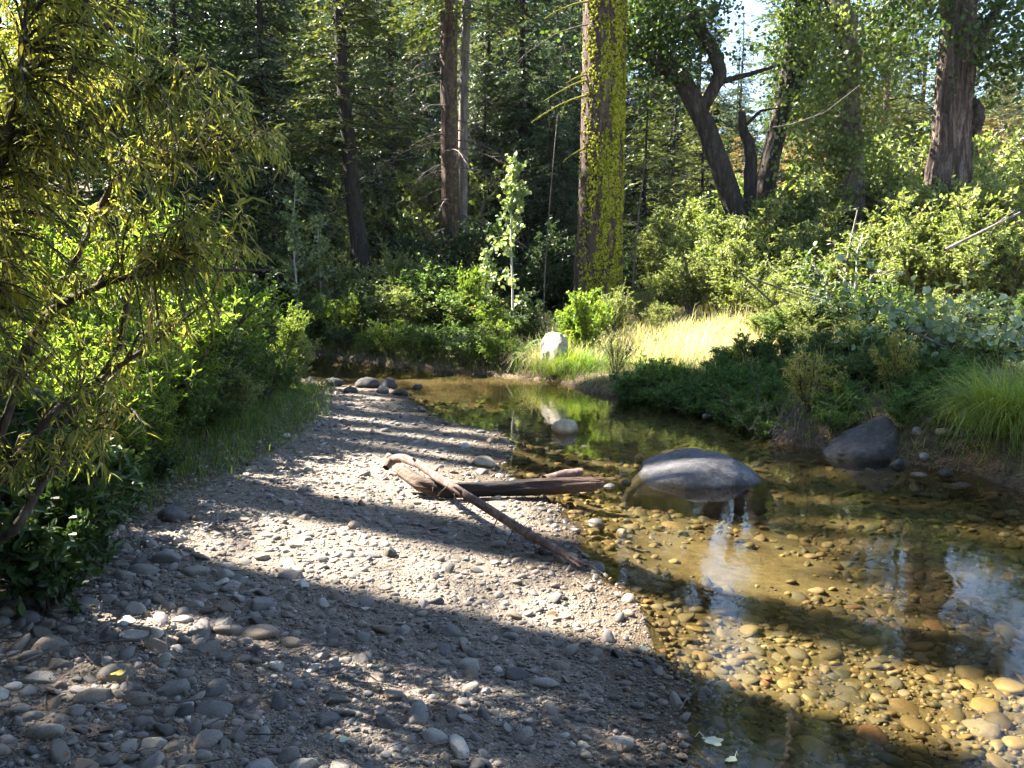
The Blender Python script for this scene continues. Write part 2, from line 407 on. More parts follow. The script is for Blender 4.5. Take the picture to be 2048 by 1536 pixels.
wx = np.linspace(-18, 9, 28); wy = np.linspace(-6, 25, 32)
WX, WY = np.meshgrid(wx, wy)
i2, j2 = np.meshgrid(np.arange(27), np.arange(31)); q = (j2 * 28 + i2).ravel()
WF = np.stack([q, q + 1, q + 29, q + 28], -1); wc = np.stack([WX.ravel()[WF].mean(1), WY.ravel()[WF].mean(1)], -1)
wd, _ = sdf(wc[:, 0], wc[:, 1])
WF = WF[wd < 1.1]
tag(link('creek_water', mesh_from('creek_water', [(np.stack([WX.ravel(), WY.ravel(), np.zeros(WX.size)], -1), WF, None)], True), M['water']),
    'clear shallow creek water mirroring the trees', kind='structure')

# ------------------------------------------------------------------ stones
def ico(sub):
    import bmesh
    bm = bmesh.new(); bmesh.ops.create_icosphere(bm, subdivisions=sub, radius=1)
    v = np.array([x.co[:] for x in bm.verts]); f = np.array([[x.index for x in fc.verts] for fc in bm.faces]); bm.free()
    return v, f
ICO = {s: ico(s) for s in (1, 2, 3, 5)}
def pebbles(pos, size, sub, rng, flat=(.35, .7), sink=.42):
    v, f = ICO[sub]; n = len(pos); k = len(v)
    sx = size * rng.uniform(.85, 1.25, n); sy = size * rng.uniform(.6, .95, n); sz = size * rng.uniform(*flat, n)
    rad = 1 + rng.normal(0, .10, (n, k)) if sub == 1 else None
    if rad is None:
        V3 = np.repeat(v[None], n, 0)
        for _ in range(8):
            dd = nrmz(rng.normal(size=(n, 3))); hh = rng.uniform(.5, .95, n)
            ex = np.maximum(np.einsum('nkj,nj->nk', V3, dd) - hh[:, None], 0); V3 = V3 - ex[:, :, None] * dd[:, None] * .9
        V3 = V3 * (1.12 + rng.normal(0, .03, (n, k)))[:, :, None]
    else: V3 = v[None] * rad[:, :, None]
    p = V3 * np.stack([sx, sy, sz], -1)[:, None]
    tx, ty = rng.normal(0, .18, n), rng.normal(0, .18, n)
    p[:, :, 2] += p[:, :, 0] * tx[:, None] + p[:, :, 1] * ty[:, None]
    a = rng.uniform(0, 2 * np.pi, n); ca, sa = np.cos(a)[:, None], np.sin(a)[:, None]
    x, y = p[:, :, 0] * ca - p[:, :, 1] * sa, p[:, :, 0] * sa + p[:, :, 1] * ca
    p = np.stack([x, y, p[:, :, 2]], -1) + pos[:, None] + np.stack([0 * sz, 0 * sz, sz * (1 - 2 * sink)], -1)[:, None]
    ff = (np.arange(n)[:, None, None] * k + f[None]).reshape(-1, 3)
    return [(p.reshape(-1, 3), ff, np.repeat(rng.random(n), len(f)))]

def sample_bar(n, rng, ylo=1.9, yhi=14.5, want='bar', pw=1.0):
    """ground points, more of them where they lie nearer to the viewer"""
    y = ylo * (yhi / ylo) ** (rng.random(n) ** pw)
    x = rng.uniform(-1.0, 1.0, n) * np.maximum(y * .75, 2.2)
    d, l = sdf(x, y)
    if want == 'bar': ok = l & (d > -.12) & (x > np.interp(y, EY, EX) - .5)
    else: ok = (d < -.03)
    x, y, d = x[ok], y[ok], d[ok]
    return np.stack([x, y, Hq(x, y)], -1), d

LOGS = [np.array([G(785, 925, .2), G(1140, 1115, .06)]), np.array([G(815, 965, .1), G(1190, 965, .1)])]
rg = np.random.default_rng(11)
# the largest stones, one by one, without overlaps
def scatter(cands, sizes, taken, cell=.3):
    keep = []
    for i in np.argsort(-sizes):
        x, y, _ = cands[i]; s = sizes[i]; cx, cy = int(x // cell), int(y // cell); ok = True
        for a in (-1, 0, 1):
            for b in (-1, 0, 1):
                for (X, Y, S_) in taken.get((cx + a, cy + b), ()):
                    if (X - x) ** 2 + (Y - y) ** 2 < (.82 * (s + S_)) ** 2: ok = False; break
                if not ok: break
            if not ok: break
        if ok: taken.setdefault((cx, cy), []).append((x, y, s)); keep.append(i)
    return np.array(keep, int)
taken = {}
pos, d = sample_bar(34000, rg)
size = np.clip(rg.lognormal(math.log(.0115), .55, len(pos)), .0065, .05) * (1 + .05 * np.clip(pos[:, 1] - 4, 0, 6))
size *= 1 + .35 * (pos[:, 0] < -1.0) * (pos[:, 1] < 4.5)
keep = scatter(pos, size, taken)
pos, size = pos[keep], size[keep]
app = size / np.linalg.norm(pos - np.array([0, 0, CAM_H]), axis=1)
inview = (np.abs(pos[:, 0] / pos[:, 1]) < .6) & (pos[:, 1] > 2.5)
order = np.argsort(-app * inview); big, rest = order[:300], order[300:]
cob_meshes = []
for k in range(22):
    cob_meshes.append(mesh_from('cobble', pebbles(np.zeros((1, 3)), np.ones(1), 3, rg, (.4, .75), .5), True)); cob_meshes[-1].materials.append(M['cobble'])
for i in big:
    o = link('cobble', cob_meshes[rg.integers(22)], None, gravel_bar, pos[i] + np.array([0, 0, size[i] * .04]))
    o.scale = np.array([1, rg.uniform(.8, 1.1), rg.uniform(.8, 1.15)]) * size[i]; o.rotation_euler = (rg.normal(0, .12), rg.normal(0, .12), rg.uniform(0, 6.3))
mid = rest[size[rest] > .021]; sml = rest[size[rest] <= .021]
ch = pebbles(pos[mid], size[mid], 2, rg) + pebbles(pos[sml], size[sml], 1, rg)
p2, d2 = sample_bar(52000, rg, 1.9, 11)
s2 = np.clip(rg.lognormal(math.log(.006), .4, len(p2)), .003, .014) * (.7 + .10 * p2[:, 1])
ch += pebbles(p2, s2, 1, rg)
tag(link('gravel_stones', mesh_from('gravel_stones', ch, True), M['pebble'], gravel_bar), kind='stuff')

# stones on the creek bed
pos, d = sample_bar(19000, rg, 2.3, 13, 'bed')
sand = np.exp(-(((pos[:, 0] - 1.45) / .75) ** 2 + ((pos[:, 1] - 5.25) / .55) ** 2))
pos = pos[rg.random(len(pos)) > sand * 1.3]
size = np.clip(rg.lognormal(math.log(.029), .5, len(pos)), .012, .092) * (1 + .03 * np.clip(pos[:, 1] - 4, 0, 6))
dd, _ = sdf(pos[:, 0], pos[:, 1]); size = np.minimum(size, .03 + np.maximum(-dd, 0) * .14)
keep = scatter(pos, size, {}, .45); pos, size = pos[keep], size[keep]
app = size / np.linalg.norm(pos - np.array([0, 0, CAM_H]), axis=1)
inview = (np.abs(pos[:, 0] / pos[:, 1]) < .6)
order = np.argsort(-app * inview); big, rest = order[:300], order[300:]
bed_meshes = []
for k in range(10):
    bed_meshes.append(mesh_from('bed_stone', pebbles(np.zeros((1, 3)), np.ones(1), 2, rg, (.35, .6), .5), True)); bed_meshes[-1].materials.append(M['bedstone'])
for i in big:
    o = link('bed_stone', bed_meshes[rg.integers(10)], None, stream_bed, pos[i] + np.array([0, 0, -size[i] * .08]))
    o.scale = np.array([1, rg.uniform(.7, 1.0), rg.uniform(.6, .9)]) * size[i]; o.rotation_euler = (rg.normal(0, .1), rg.normal(0, .1), rg.uniform(0, 6.3))
p2, d2 = sample_bar(17000, rg, 2.3, 9, 'bed')
sand = np.exp(-(((p2[:, 0] - 1.45) / .8) ** 2 + ((p2[:, 1] - 5.25) / .6) ** 2)); p2 = p2[rg.random(len(p2)) > sand * 1.5]
s2 = np.clip(rg.lognormal(math.log(.012), .4, len(p2)), .005, .03)
tag(link('bed_gravel', mesh_from('bed_gravel', pebbles(pos[rest], size[rest], 2, rg, (.35, .6)) + pebbles(p2, s2, 1, rg), True), M['bedstone'], stream_bed), kind='stuff')

def rock(name, label, c, half, rotz, mat, seed, shape=None, rough=.12, sub=5, cat='rock', group=None, tilt=(0, 0), nf=7):
    v, f = ICO[sub]; v = v.copy(); off = Vector((seed * 7.3, seed * 3.1, seed))
    rr = np.random.default_rng(seed)
    for _ in range(nf):      # knock flat facets off the ball
        dd = nrmz(rr.normal(size=3)); dd[2] = abs(dd[2]) if nf < 7 else dd[2]; h = rr.uniform(.62, .9); ex = np.maximum(v @ dd - h, 0); v -= ex[:, None] * dd * .85
    n = np.array([noise.fractal(Vector(p) * 1.6 + off, .9, 2.0, 5) for p in v]); n2 = np.array([noise.noise(Vector(p) * 9 + off) for p in v])
    n3 = np.array([abs(noise.noise(Vector(p) * 4.3 + off)) for p in v])
    v = v * (1 + rough * n + .022 * n2 - .05 * n3)[:, None]
    if shape is not None: v = shape(v)
    me = mesh_from(name, [(v * np.array(half), f, None)], True); me.materials.append(mat)
    o = link(name, me, None, None, c); o.rotation_euler = (tilt[0], tilt[1], rotz)
    return tag(o, label, cat, group)
def sh1(v):   # the long low boulder: peak left of the middle, groove down its right face
    v = v.copy(); x = v[:, 0]
    v[:, 2] *= np.where(v[:, 2] > 0, 1 - .30 * np.clip(np.abs(x + .05) - .12, 0, 1) ** 1.0, 1)
    g = np.exp(-((x - .42 - .22 * v[:, 2] + .05 * np.sin(v[:, 2] * 9)) / .022) ** 2) * (v[:, 1] < .25); v *= (1 - .07 * g)[:, None]
    right = np.clip((x - .44 - .22 * v[:, 2]) / .05, 0, 1) * (v[:, 1] < .2); v *= (1 - .035 * right)[:, None]
    return v
c = G(1398, 968, 0)
rock('boulder', 'large rounded grey boulder standing in the creek beyond the logs', (c[0] - .02, c[1] + .28, -.14), (.69, .46, .40), -.12, M['boulder'], 4, sh1, .08, cat='boulder', nf=3)
def sh2(v):   # pointed on the right, long slope to the left
    v = v.copy(); x = v[:, 0]; k = np.clip(1 - np.abs(x - .52) / np.where(x < .52, 1.75, .75), .0, 1)
    v[:, 2] = np.where(v[:, 2] > 0, v[:, 2] * (.25 + .95 * k), v[:, 2]); return v
c = G(1748, 918, 0)
rock('boulder', 'dark pointed boulder against the right bank of the creek', (c[0], c[1] + .2, -.02), (.40, .30, .33), .05, M['boulder2'], 9, sh2, .09, cat='boulder')
c = G(1131, 868, 0)
rock('rock', 'small square tan rock at the tip of the gravel bar', (c[0], c[1] + .1, .02), (.155, .12, .13), .2, M['tanrock'], 12, None, .08, 3)
def sh3(v):   # broad shoulder on top, narrow foot
    v = v.copy(); k = 1 + .25 * v[:, 2]; v[:, 0] *= k; v[:, 1] *= k; v[:, 2] = np.where(v[:, 2] > .6, .6 + (v[:, 2] - .6) * .45, v[:, 2]); return v
c = G(1102, 762, .0)
rock('rock', 'tall white sunlit rock on the far bank beside the fern', (c[0] + .02, c[1] + .45, .30), (.24, .32, .56), .35, M['palerock'], 43, sh3, .12, 5, tilt=(-.45, .34))
c = G(1182, 775, 0)
rock('rock', 'low brown rock at the foot of the sunlit far bank', (c[0], c[1] + .1, .0), (.25, .16, .1), 0, M['boulder2'], 6, None, .1, 3)
for i, (px, py, wd_, hh, lab) in enumerate([
        (668, 776, .16, .10, 'leftmost dark rock of the pile where the bar meets the far pool'),
        (735, 776, .2, .12, 'black flat rock in the middle of the pile at the far pool'),
        (778, 772, .19, .11, 'long grey rock at the back of the pile at the far pool'),
        (765, 790, .13, .08, 'pale rounded rock in front of the pile at the far pool'),
        (800, 792, .12, .08, 'rightmost grey rock of the pile, half in the far pool'),
        (700, 792, .11, .07, 'small dark rock before the left end of the rock pile'),
        (835, 775, .10, .06, 'small rock in the water just right of the rock pile'),
        (625, 700, .28, .22, 'large dark rock under the bushes where the creek bends left'),
        (600, 716, .30, .07, 'flat pale slab at the water where the creek bends left')]):
    c = G(px, py, 0); c = (c[0], c[1], max(hz(c[0], c[1]), -.02) + hh * .3)
    rock('rock', lab, c, (wd_, wd_ * .7, hh), i * .7, M['darkrock'] if i not in (3, 8) else M['boulder'], 20 + i, None, .1, 3, 'rock', 'rocks at the far pool')
for i, (px, py, wd_, hh, mt, lab) in enumerate([
        (1192, 1046, .065, .045, 'cobble', 'round pale stone in the shallows right of the long log'),
        (1186, 1057, .062, .022, 'palerock', 'flat white stone in the shallows in front of a round pale one'),
        (1245, 1062, .045, .035, 'tanrock', 'brownish stone standing alone in the shallows'),
        (1220, 972, .065, .04, 'boulder', 'grey stone between the charred log and the large boulder'),
        (1252, 962, .05, .035, 'boulder2', 'dark stone touching the left foot of the large boulder'),
        (1172, 978, .06, .02, 'palerock', 'flat pale stone under the right end of the charred log'),
        (1167, 892, .06, .03, 'palerock', 'white stone in the water in front of the square tan rock'),
        (1108, 903, .06, .025, 'boulder2', 'low dark stone in the green reflection beside the bar'),
        (1413, 832, .07, .05, 'palerock', 'pale stone in the dark water under the right bank'),
        (1838, 948, .085, .035, 'palerock', 'white flat stone in the water right of the pointed boulder'),
        (1795, 928, .07, .06, 'boulder', 'grey stone touching the front of the pointed boulder'),
        (1850, 912, .07, .045, 'cobble', 'rounded stone nearest the bank behind the white flat stone'),
        (1885, 925, .075, .05, 'tanrock', 'tan stone among the stones right of the pointed boulder'),
        (1848, 930, .06, .035, 'cobble', 'low grey stone right of the pointed boulder'),
        (1890, 945, .07, .045, 'boulder2', 'dark stone in the water before the tan stone'),
        (1925, 930, .05, .035, 'boulder', 'small stone left of the bright grass tuft'),
        (1830, 918, .05, .04, 'palerock', 'small pale stone beside the pointed boulder'),
        (1920, 968, .13, .03, 'boulder2', 'flat dark stone barely breaking the water near the grass tuft'),
        (1195, 1138, .07, .025, 'boulder', 'bluish flat stone at the waterline below the log tip'),
        (1092, 1112, .05, .04, 'boulder', 'round grey stone against the tip of the long log'),
        (1140, 962, .12, .05, 'boulder2', 'brown stone behind the charred log'),
        (965, 932, .14, .06, 'tanrock', 'long brown stone beyond the middle of the long log'),
        (350, 1078, .10, .065, 'boulder', 'pale rounded stone under the bush at the left edge of the bar')]):
    c = G(px, py, 0); c = (c[0], c[1], max(hz(c[0], c[1]), -.03) + hh * .35)
    rock('stone', lab, c, (wd_, wd_ * .75, hh), i * 1.3, M[mt], 50 + i, None, .08, 3, 'stone', 'single stones along the creek')

# ------------------------------------------------------------------ plants
def shrub_geo(seed, h=1.0, r=.6, nst=8, ntw=20, nlf=16, L=.06, W=.03, kind='broad', spread=.9, upright=.5, tw=.3, lo=.15, bend=.15, droop=0., nup=1.0):
    rng = np.random.default_rng(seed)
    az = rng.uniform(0, 2 * np.pi, nst); out = rng.uniform(.15, 1, nst) * r * spread; hh = h * rng.uniform(.6, 1.0, nst) * (1 - .35 * (out / r) ** 2)
    tt = np.linspace(0, 1, 7)[None, :, None]
    tip = np.stack([np.cos(az) * out, np.sin(az) * out, hh], -1)[:, None]
    base = np.stack([np.cos(az), np.sin(az), 0 * az], -1)[:, None] * .08 * r - np.array([0, 0, .05])
    P3 = base + (tip - base) * np.concatenate([tt ** 1.25, tt ** 1.25, tt ** .85], -1) + rng.normal(0, .02 * h, (nst, 7, 3)) * tt
    ch = tubes(P3, np.linspace(.013, .004, 7)[None] * h * np.ones((nst, 1)), 5)
    si = np.repeat(np.arange(nst), ntw); n = len(si); t0 = lo + (1 - lo) * rng.random(n) ** .8
    fi = t0 * 6; i0 = np.minimum(fi.astype(int), 5); fr_ = (fi - i0)[:, None]
    st = P3[si, i0] * (1 - fr_) + P3[si, i0 + 1] * fr_
    sd = nrmz(P3[si, i0 + 1] - P3[si, i0])
    rd = rng.normal(size=(n, 3)); rd[:, 2] = rd[:, 2] * .5 + upright
    od = np.stack([np.cos(az), np.sin(az), 0 * az], -1)[si]
    dr = nrmz(sd * .4 + nrmz(rd) * .9 + od * .35)
    ln = tw * h * rng.uniform(.5, 1.1, n) * (1 - .35 * t0)
    m = 5; ts = np.linspace(0, 1, m)[None, :, None]
    T3 = st[:, None] + dr[:, None] * ln[:, None, None] * ts + np.array([0, 0, -1.]) * (ln[:, None, None] * (droop + .05) * ts ** 2) + rng.normal(0, .012 * h, (n, m, 3)) * ts
    ch += tubes(T3, np.linspace(.0045, .0015, m)[None] * h * np.ones((n, 1)), 3)
    ti = np.repeat(np.arange(n), nlf); k = len(ti); u = .12 + .88 * rng.random(k)
    g = u * (m - 1); g0 = np.minimum(g.astype(int), m - 2); gf = (g - g0)[:, None]
    B = T3[ti, g0] * (1 - gf) + T3[ti, g0 + 1] * gf; td = nrmz(T3[ti, g0 + 1] - T3[ti, g0])
    D = nrmz(td * .55 + rng.normal(0, .55, (k, 3)) + np.array([0, 0, -droop]))
    Nn = nrmz(np.array([0, 0, nup]) + rng.normal(0, .55, (k, 3)))
    cl = rng.random(n)[ti]
    s = rng.uniform(.65, 1.15, k)
    lv = leaves(B, D, Nn, L * s, W * s, kind, bend, rng, cl)
    return ch, lv
PLANTS = {}
def plant_kind(key, name, stem_mat, leaf_mat, variants, **kw):
    L_ = []
    for s in range(variants):
        ch, lv = shrub_geo(hash_(key) + s * 17, **kw)
        a = mesh_from('stem', ch, True); a.materials.append(M[stem_mat]); b = mesh_from('foliage', lv); b.materials.append(M[leaf_mat])
        L_.append((a, b))
    PLANTS[key] = (name, L_, kw.get('h', 1.0))
def hash_(s): return sum(ord(c) * (i + 3) for i, c in enumerate(s)) % 9973
plant_kind('dog', 'shrub', 'twig', 'dogwood', 3, h=2.2, r=1.3, nst=13, ntw=34, nlf=16, L=.09, W=.048)
plant_kind('dark', 'shrub', 'twig', 'darkleaf', 3, h=2.6, r=1.3, nst=12, ntw=34, nlf=16, L=.10, W=.055)
plant_kind('pale', 'shrub', 'deadtwig', 'paleleaf', 4, h=2.8, r=1.4, nst=14, ntw=36, nlf=17, L=.10, W=.05, upright=.7)
plant_kind('lime', 'shrub', 'twig', 'lime', 3, h=1.6, r=1.0, nst=14, ntw=30, nlf=16, L=.10, W=.036, upright=1.0, tw=.28)
plant_kind('limebig', 'shrub', 'twig', 'lime', 2, h=2.2, r=1.1, nst=13, ntw=28, nlf=15, L=.09, W=.034, upright=.9)
plant_kind('big', 'shrub', 'twig', 'darkleaf', 2, h=1.3, r=.8, nst=9, ntw=14, nlf=9, L=.13, W=.07, lo=.1)
plant_kind('aspenbush', 'sapling', 'aspenbark', 'cotton', 2, h=2.4, r=1.2, nst=6, ntw=20, nlf=11, L=.085, W=.085, kind='round', upright=.6, droop=.2)
plant_kind('herb', 'herb', 'twig', 'herb', 3, h=.6, r=.5, nst=12, ntw=11, nlf=9, L=.06, W=.034, lo=.1, upright=.9)
plant_kind('willowbush', 'willow_shrub', 'twig', 'willow', 2, h=.95, r=.5, nst=10, ntw=14, nlf=14, L=.075, W=.013, kind='lance', bend=.3, droop=.2, upright=.9)
plant_kind('olive', 'shrub', 'twig', 'pale' + 'leaf', 1, h=.95, r=.5, nst=14, ntw=14, nlf=7, L=.05, W=.013, kind='lance', upright=1.1)
plant_kind('weed', 'weed', 'twig', 'lime', 2, h=.12, r=.1, nst=5, ntw=5, nlf=5, L=.03, W=.014, lo=.05)
MINH = {'dog': .5, 'dark': .6, 'pale': .6, 'herb': .3, 'willowbush': .75, 'aspenbush': .8, 'olive': .7}
prng = np.random.default_rng(77)
def plant(key, px, ptop, Y, label, group=None, wide=1.0, cat=None, x=None, rz=None):
    name, vs, h0 = PLANTS[key]
    X = P(px, 600, Y)[0] if x is None else x
    z = hz(X, Y); top = P(px, ptop, Y)[2]; s = max(top - z, MINH.get(key, .03)) / h0
    st, lv = vs[prng.integers(len(vs))]
    e = empty(name, (X, Y, z - .02), label, cat or name.replace('_', ' '), group)
    e.rotation_euler = (0, 0, prng.uniform(0, 6.3) if rz is None else rz); e.scale = (s * wide, s * wide, s)
    link('stem', st, None, e); tag(link('foliage', lv, None, e), kind='stuff')
    return e
def ordinal(i):
    ones = ['first', 'second', 'third', 'fourth', 'fifth', 'sixth', 'seventh', 'eighth', 'ninth']
    teens = ['tenth', 'eleventh', 'twelfth', 'thirteenth', 'fourteenth', 'fifteenth', 'sixteenth', 'seventeenth', 'eighteenth', 'nineteenth']
    tens = ['twent', 'thirt', 'fort', 'fift', 'sixt', 'sevent', 'eight', 'ninet']
    if i <= 9: return ones[i - 1]
    if i <= 19: return teens[i - 10]
    if i <= 99: return tens[i // 10 - 2] + ('ieth' if i % 10 == 0 else 'y-' + ones[i % 10 - 1])
    return 'hundredth' if i == 100 else 'hundred-and-' + ordinal(i - 100)
ORD = [ordinal(i) for i in range(1, 200)]
def row(key, items, text, group, wide=1.0):
    """items (px, top px, Y) -> one plant each, told apart by its place in the row"""
    for i, (px, pt, Y) in enumerate(sorted(items)):
        plant(key if isinstance(key, str) else key[i % len(key)], px, pt, Y, text.format(ORD[i] if i else 'leftmost') if i else text.replace('{} from the left', 'leftmost').format(), group, wide)

# far bank
row(['dog', 'limebig', 'dark', 'pale', 'dog'], [(625, 600, 18.6), (690, 575, 18.0), (755, 560, 17.8), (820, 545, 17.5), (885, 525, 17.3), (950, 555, 16.8), (1000, 600, 16.2), (1062, 600, 16.2)],
    'green bank shrub across the far pool, {} from the left in the upper row', 'upper row of bank shrubs', 1.25)
def shoreY(px): return G(px, float(np.interp(px, [600, 720, 820, 950, 1050, 1110], [706, 722, 735, 748, 757, 764])))[1]
row(['dog', 'dark', 'dog', 'limebig', 'dog'], [(px, pt, shoreY(px) + dy) for px, pt, dy in [(640, 650, .5), (690, 640, .35), (735, 655, .3), (780, 630, .4), (830, 650, .25), (880, 630, .4), (925, 655, .25), (968, 640, .35), (1000, 665, .3)]],
    'low green shrub hanging over the far pool, {} from the left in the lower row', 'lower row of bank shrubs', 1.45)
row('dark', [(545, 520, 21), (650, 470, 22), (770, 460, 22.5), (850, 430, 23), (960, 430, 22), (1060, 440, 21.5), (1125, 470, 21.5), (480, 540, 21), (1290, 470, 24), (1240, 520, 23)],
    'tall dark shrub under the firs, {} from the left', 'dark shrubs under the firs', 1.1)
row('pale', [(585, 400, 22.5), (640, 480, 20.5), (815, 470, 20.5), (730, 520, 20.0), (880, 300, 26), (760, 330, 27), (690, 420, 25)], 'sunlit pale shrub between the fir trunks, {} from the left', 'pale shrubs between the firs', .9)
plant('lime', 1168, 575, 14.8, 'bright lime green bush in front of the lichen-covered pine', wide=1.0)
plant('lime', 1115, 655, 15.2, 'small lime shoot left of the bright lime bush', wide=.8)
plant('limebig', 940, 510, 17.0, 'yellow-green shoots rising from the far bank shrubs left of the aspen sapling', wide=.7)
plant('olive', 1232, 690, 12.6, 'thin olive bush with dark stems standing at the water under the lime bush', wide=1.0)
plant('pale', 1225, 560, 16.4, 'pale thin shrub in front of the foot of the pine', wide=.8)
# right side
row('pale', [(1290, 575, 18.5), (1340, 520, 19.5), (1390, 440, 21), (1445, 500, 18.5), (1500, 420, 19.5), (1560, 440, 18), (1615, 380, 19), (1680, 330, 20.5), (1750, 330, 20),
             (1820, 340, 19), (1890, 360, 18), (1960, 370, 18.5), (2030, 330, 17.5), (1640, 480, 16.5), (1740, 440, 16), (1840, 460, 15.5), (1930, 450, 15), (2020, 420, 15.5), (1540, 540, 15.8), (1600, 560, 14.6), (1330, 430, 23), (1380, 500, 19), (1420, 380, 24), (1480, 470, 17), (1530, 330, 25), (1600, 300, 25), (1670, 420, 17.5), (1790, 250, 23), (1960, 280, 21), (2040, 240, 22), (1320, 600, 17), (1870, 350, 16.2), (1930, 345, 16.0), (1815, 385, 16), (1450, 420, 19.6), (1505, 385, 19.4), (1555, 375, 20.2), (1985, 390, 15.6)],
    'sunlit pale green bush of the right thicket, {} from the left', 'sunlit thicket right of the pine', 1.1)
row('aspenbush', [(1700, 420, 13.2), (1760, 540, 12.2), (1660, 560, 12.6)], 'dark round-leaved sapling before the sunlit thicket, {} from the left', 'dark saplings on the right', .9)
row('dark', [(1840, 610, 11.8), (1930, 590, 12.4), (2030, 560, 12.2), (1990, 660, 10.6), (1720, 640, 11.6)], 'shaded dark shrub on the right bank, {} from the left', 'shaded shrubs on the right bank', 1.3)
row('pale', [(1590, 600, 13.2), (1650, 640, 12.6), (1530, 640, 14.0)], 'thin sunlit brush at the edge of the meadow, {} from the left', 'brush at the meadow edge', 1.2)
hb_ = []
for i, (px, py) in enumerate([(1270, 770), (1310, 775), (1350, 785), (1395, 795), (1430, 800), (1470, 815), (1505, 830), (1545, 845), (1450, 770), (1520, 790), (1580, 800),
                              (1680, 820), (1720, 790), (1760, 810), (1800, 790), (1845, 850), (1890, 830), (1930, 860), (1860, 780), (1950, 800), (1690, 870), (1835, 885), (1900, 890), (1640, 760), (2030, 760)]):
    c = G(px, py + 32, .0); hb_ += [(px, py - 38, c[1] + .35), (px + 17, py - 62, c[1] + .8), (px - 9, py - 20, c[1] + .15)]
row('herb', hb_, 'leafy green herb on the shaded right bank, {} from the left', 'herbs on the right bank', 1.25)
row('dog', [(1500, 735, 11.6), (1560, 725, 11.2), (1640, 720, 10.6), (1690, 735, 10.4), (1740, 725, 10.2), (1790, 730, 9.8), (1850, 740, 9.5), (1905, 750, 9.2), (1960, 735, 9.4), (1700, 780, 9.4), (1770, 775, 9.2), (1880, 800, 8.8)],
    'leafy low shrub on the crest of the shaded right bank, {} from the left', 'low shrubs on the right bank', 1.7)
row(['dog', 'pale', 'dark', 'dog'], [(1560, 600, 12.8), (1610, 590, 12.5), (1680, 570, 12.2), (1750, 560, 12.0), (1830, 580, 11.7), (1900, 570, 11.5), (1970, 590, 11.0), (2040, 580, 10.8)], 'leafy shrub between the meadow and the right bank, {} from the left', 'shrubs between meadow and bank', 1.2)
row('pale', [(1560, 670, 13.0), (1620, 690, 12.2), (1700, 690, 11.8)], 'dry twiggy brush where the meadow meets the shaded bank, {} from the left', 'twiggy brush of the meadow', 1.5)
plant('willowbush', 1622, 700, 8.6, 'yellowish willow shrub over a heap of dead twigs on the right bank', wide=1.1)
plant('willowbush', 1800, 800, 8.6, 'small willow shoot behind the pointed boulder', wide=.8)
plant('limebig', 2040, 770, 8.3, 'yellow-green shoots above the bright grass tuft', wide=.6)
# left side
row('limebig', [(60, 520, 7.0), (150, 430, 7.6), (235, 400, 8.2), (310, 420, 8.6), (380, 440, 9.0), (90, 640, 6.4), (200, 620, 6.8), (30, 580, 5.6), (120, 610, 5.4), (210, 650, 5.8), (285, 560, 6.6), (340, 500, 7.6)], 'backlit lime green bush behind the willow, {} from the left', 'backlit bushes behind the willow', 1.0)
row(['dog', 'limebig', 'dog', 'pale', 'dark'], [(430, 480, 10.2), (500, 545, 10.8), (550, 600, 11.4), (585, 655, 12.0), (380, 620, 8.2), (455, 640, 9.0), (520, 660, 9.8), (330, 560, 8.0), (560, 720, 11.0), (320, 680, 7.0), (300, 770, 6.4), (400, 750, 7.6), (470, 735, 8.4), (250, 840, 5.7), (590, 700, 12.4)],
    'green bush at the left edge of the gravel bar, {} from the left', 'bushes left of the gravel bar', 1.0)
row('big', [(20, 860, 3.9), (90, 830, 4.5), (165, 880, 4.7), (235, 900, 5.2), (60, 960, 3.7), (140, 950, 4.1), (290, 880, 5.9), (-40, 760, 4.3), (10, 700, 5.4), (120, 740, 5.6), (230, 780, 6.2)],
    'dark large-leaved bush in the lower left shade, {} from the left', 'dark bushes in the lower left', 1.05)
row('weed', [(670, 1085, G(670, 1112)[1]), (690, 1092, G(690, 1118)[1]), (625, 966, G(625, 985)[1]), (765, 1352, G(765, 1372)[1]), (478, 1160, G(478, 1178)[1]), (725, 1068, G(725, 1082)[1]), (910, 1430, G(910, 1446)[1]), (410, 1475, G(410, 1492)[1]), (585, 1020, G(585, 1036)[1]), (608, 1100, G(608, 1118)[1])],
    'small green weed among the gravel, {} from the left', 'weeds in the gravel', 1.4)

# ------------------------------------------------------------------ grass
def scatter_grass(n, fx, fy, cond, Lr, W, bendr, seed):
    rng = np.random.default_rng(seed)
    x = rng.uniform(*fx, n); y = rng.uniform(*fy, n)
    d, l = sdf(x, y); ok = cond(x, y, d, l, rng); x, y = x[ok], y[ok]; n = len(x)
    cl = .55 + .9 * np.clip(fbm(x, y, 1.9) * .5 + .5 * fbm(x, y, 5.3) + .4, 0, 1)
    B = np.stack([x, y, Hq(x, y) - .01], -1); a = rng.uniform(0, 6.3, n); D = np.stack([np.cos(a), np.sin(a), 0 * a], -1)
    return blades(B, D, rng.uniform(*Lr, n) * cl, W, rng.uniform(*bendr, n), rng)
def meadow(x, y, d, l, rng): return (~l) & (d > .05) & (x > .4) & (rng.random(len(x)) < np.clip(1.3 - d / 14, .15, 1))
tag(link('meadow_grass', mesh_from('meadow_grass', scatter_grass(30000, (.5, 9), (9.5, 24), lambda x, y, d, l, r: meadow(x, y, d, l, r) & (d > 1.1), (.18, .5), .008, (.3, 1.5), 5)), M['drygrass']),
    'dry pale meadow grass lit by the sun on the right bank', 'grass', kind='stuff')
tag(link('bank_grass', mesh_from('bank_grass', scatter_grass(12000, (.3, 8), (6.5, 15), lambda x, y, d, l, r: (~l) & (d > .0) & (d < 1.5), (.15, .5), .008, (.6, 2.2), 6)), M['grass']),
    'green grass hanging over the shaded right bank', 'grass', kind='stuff')
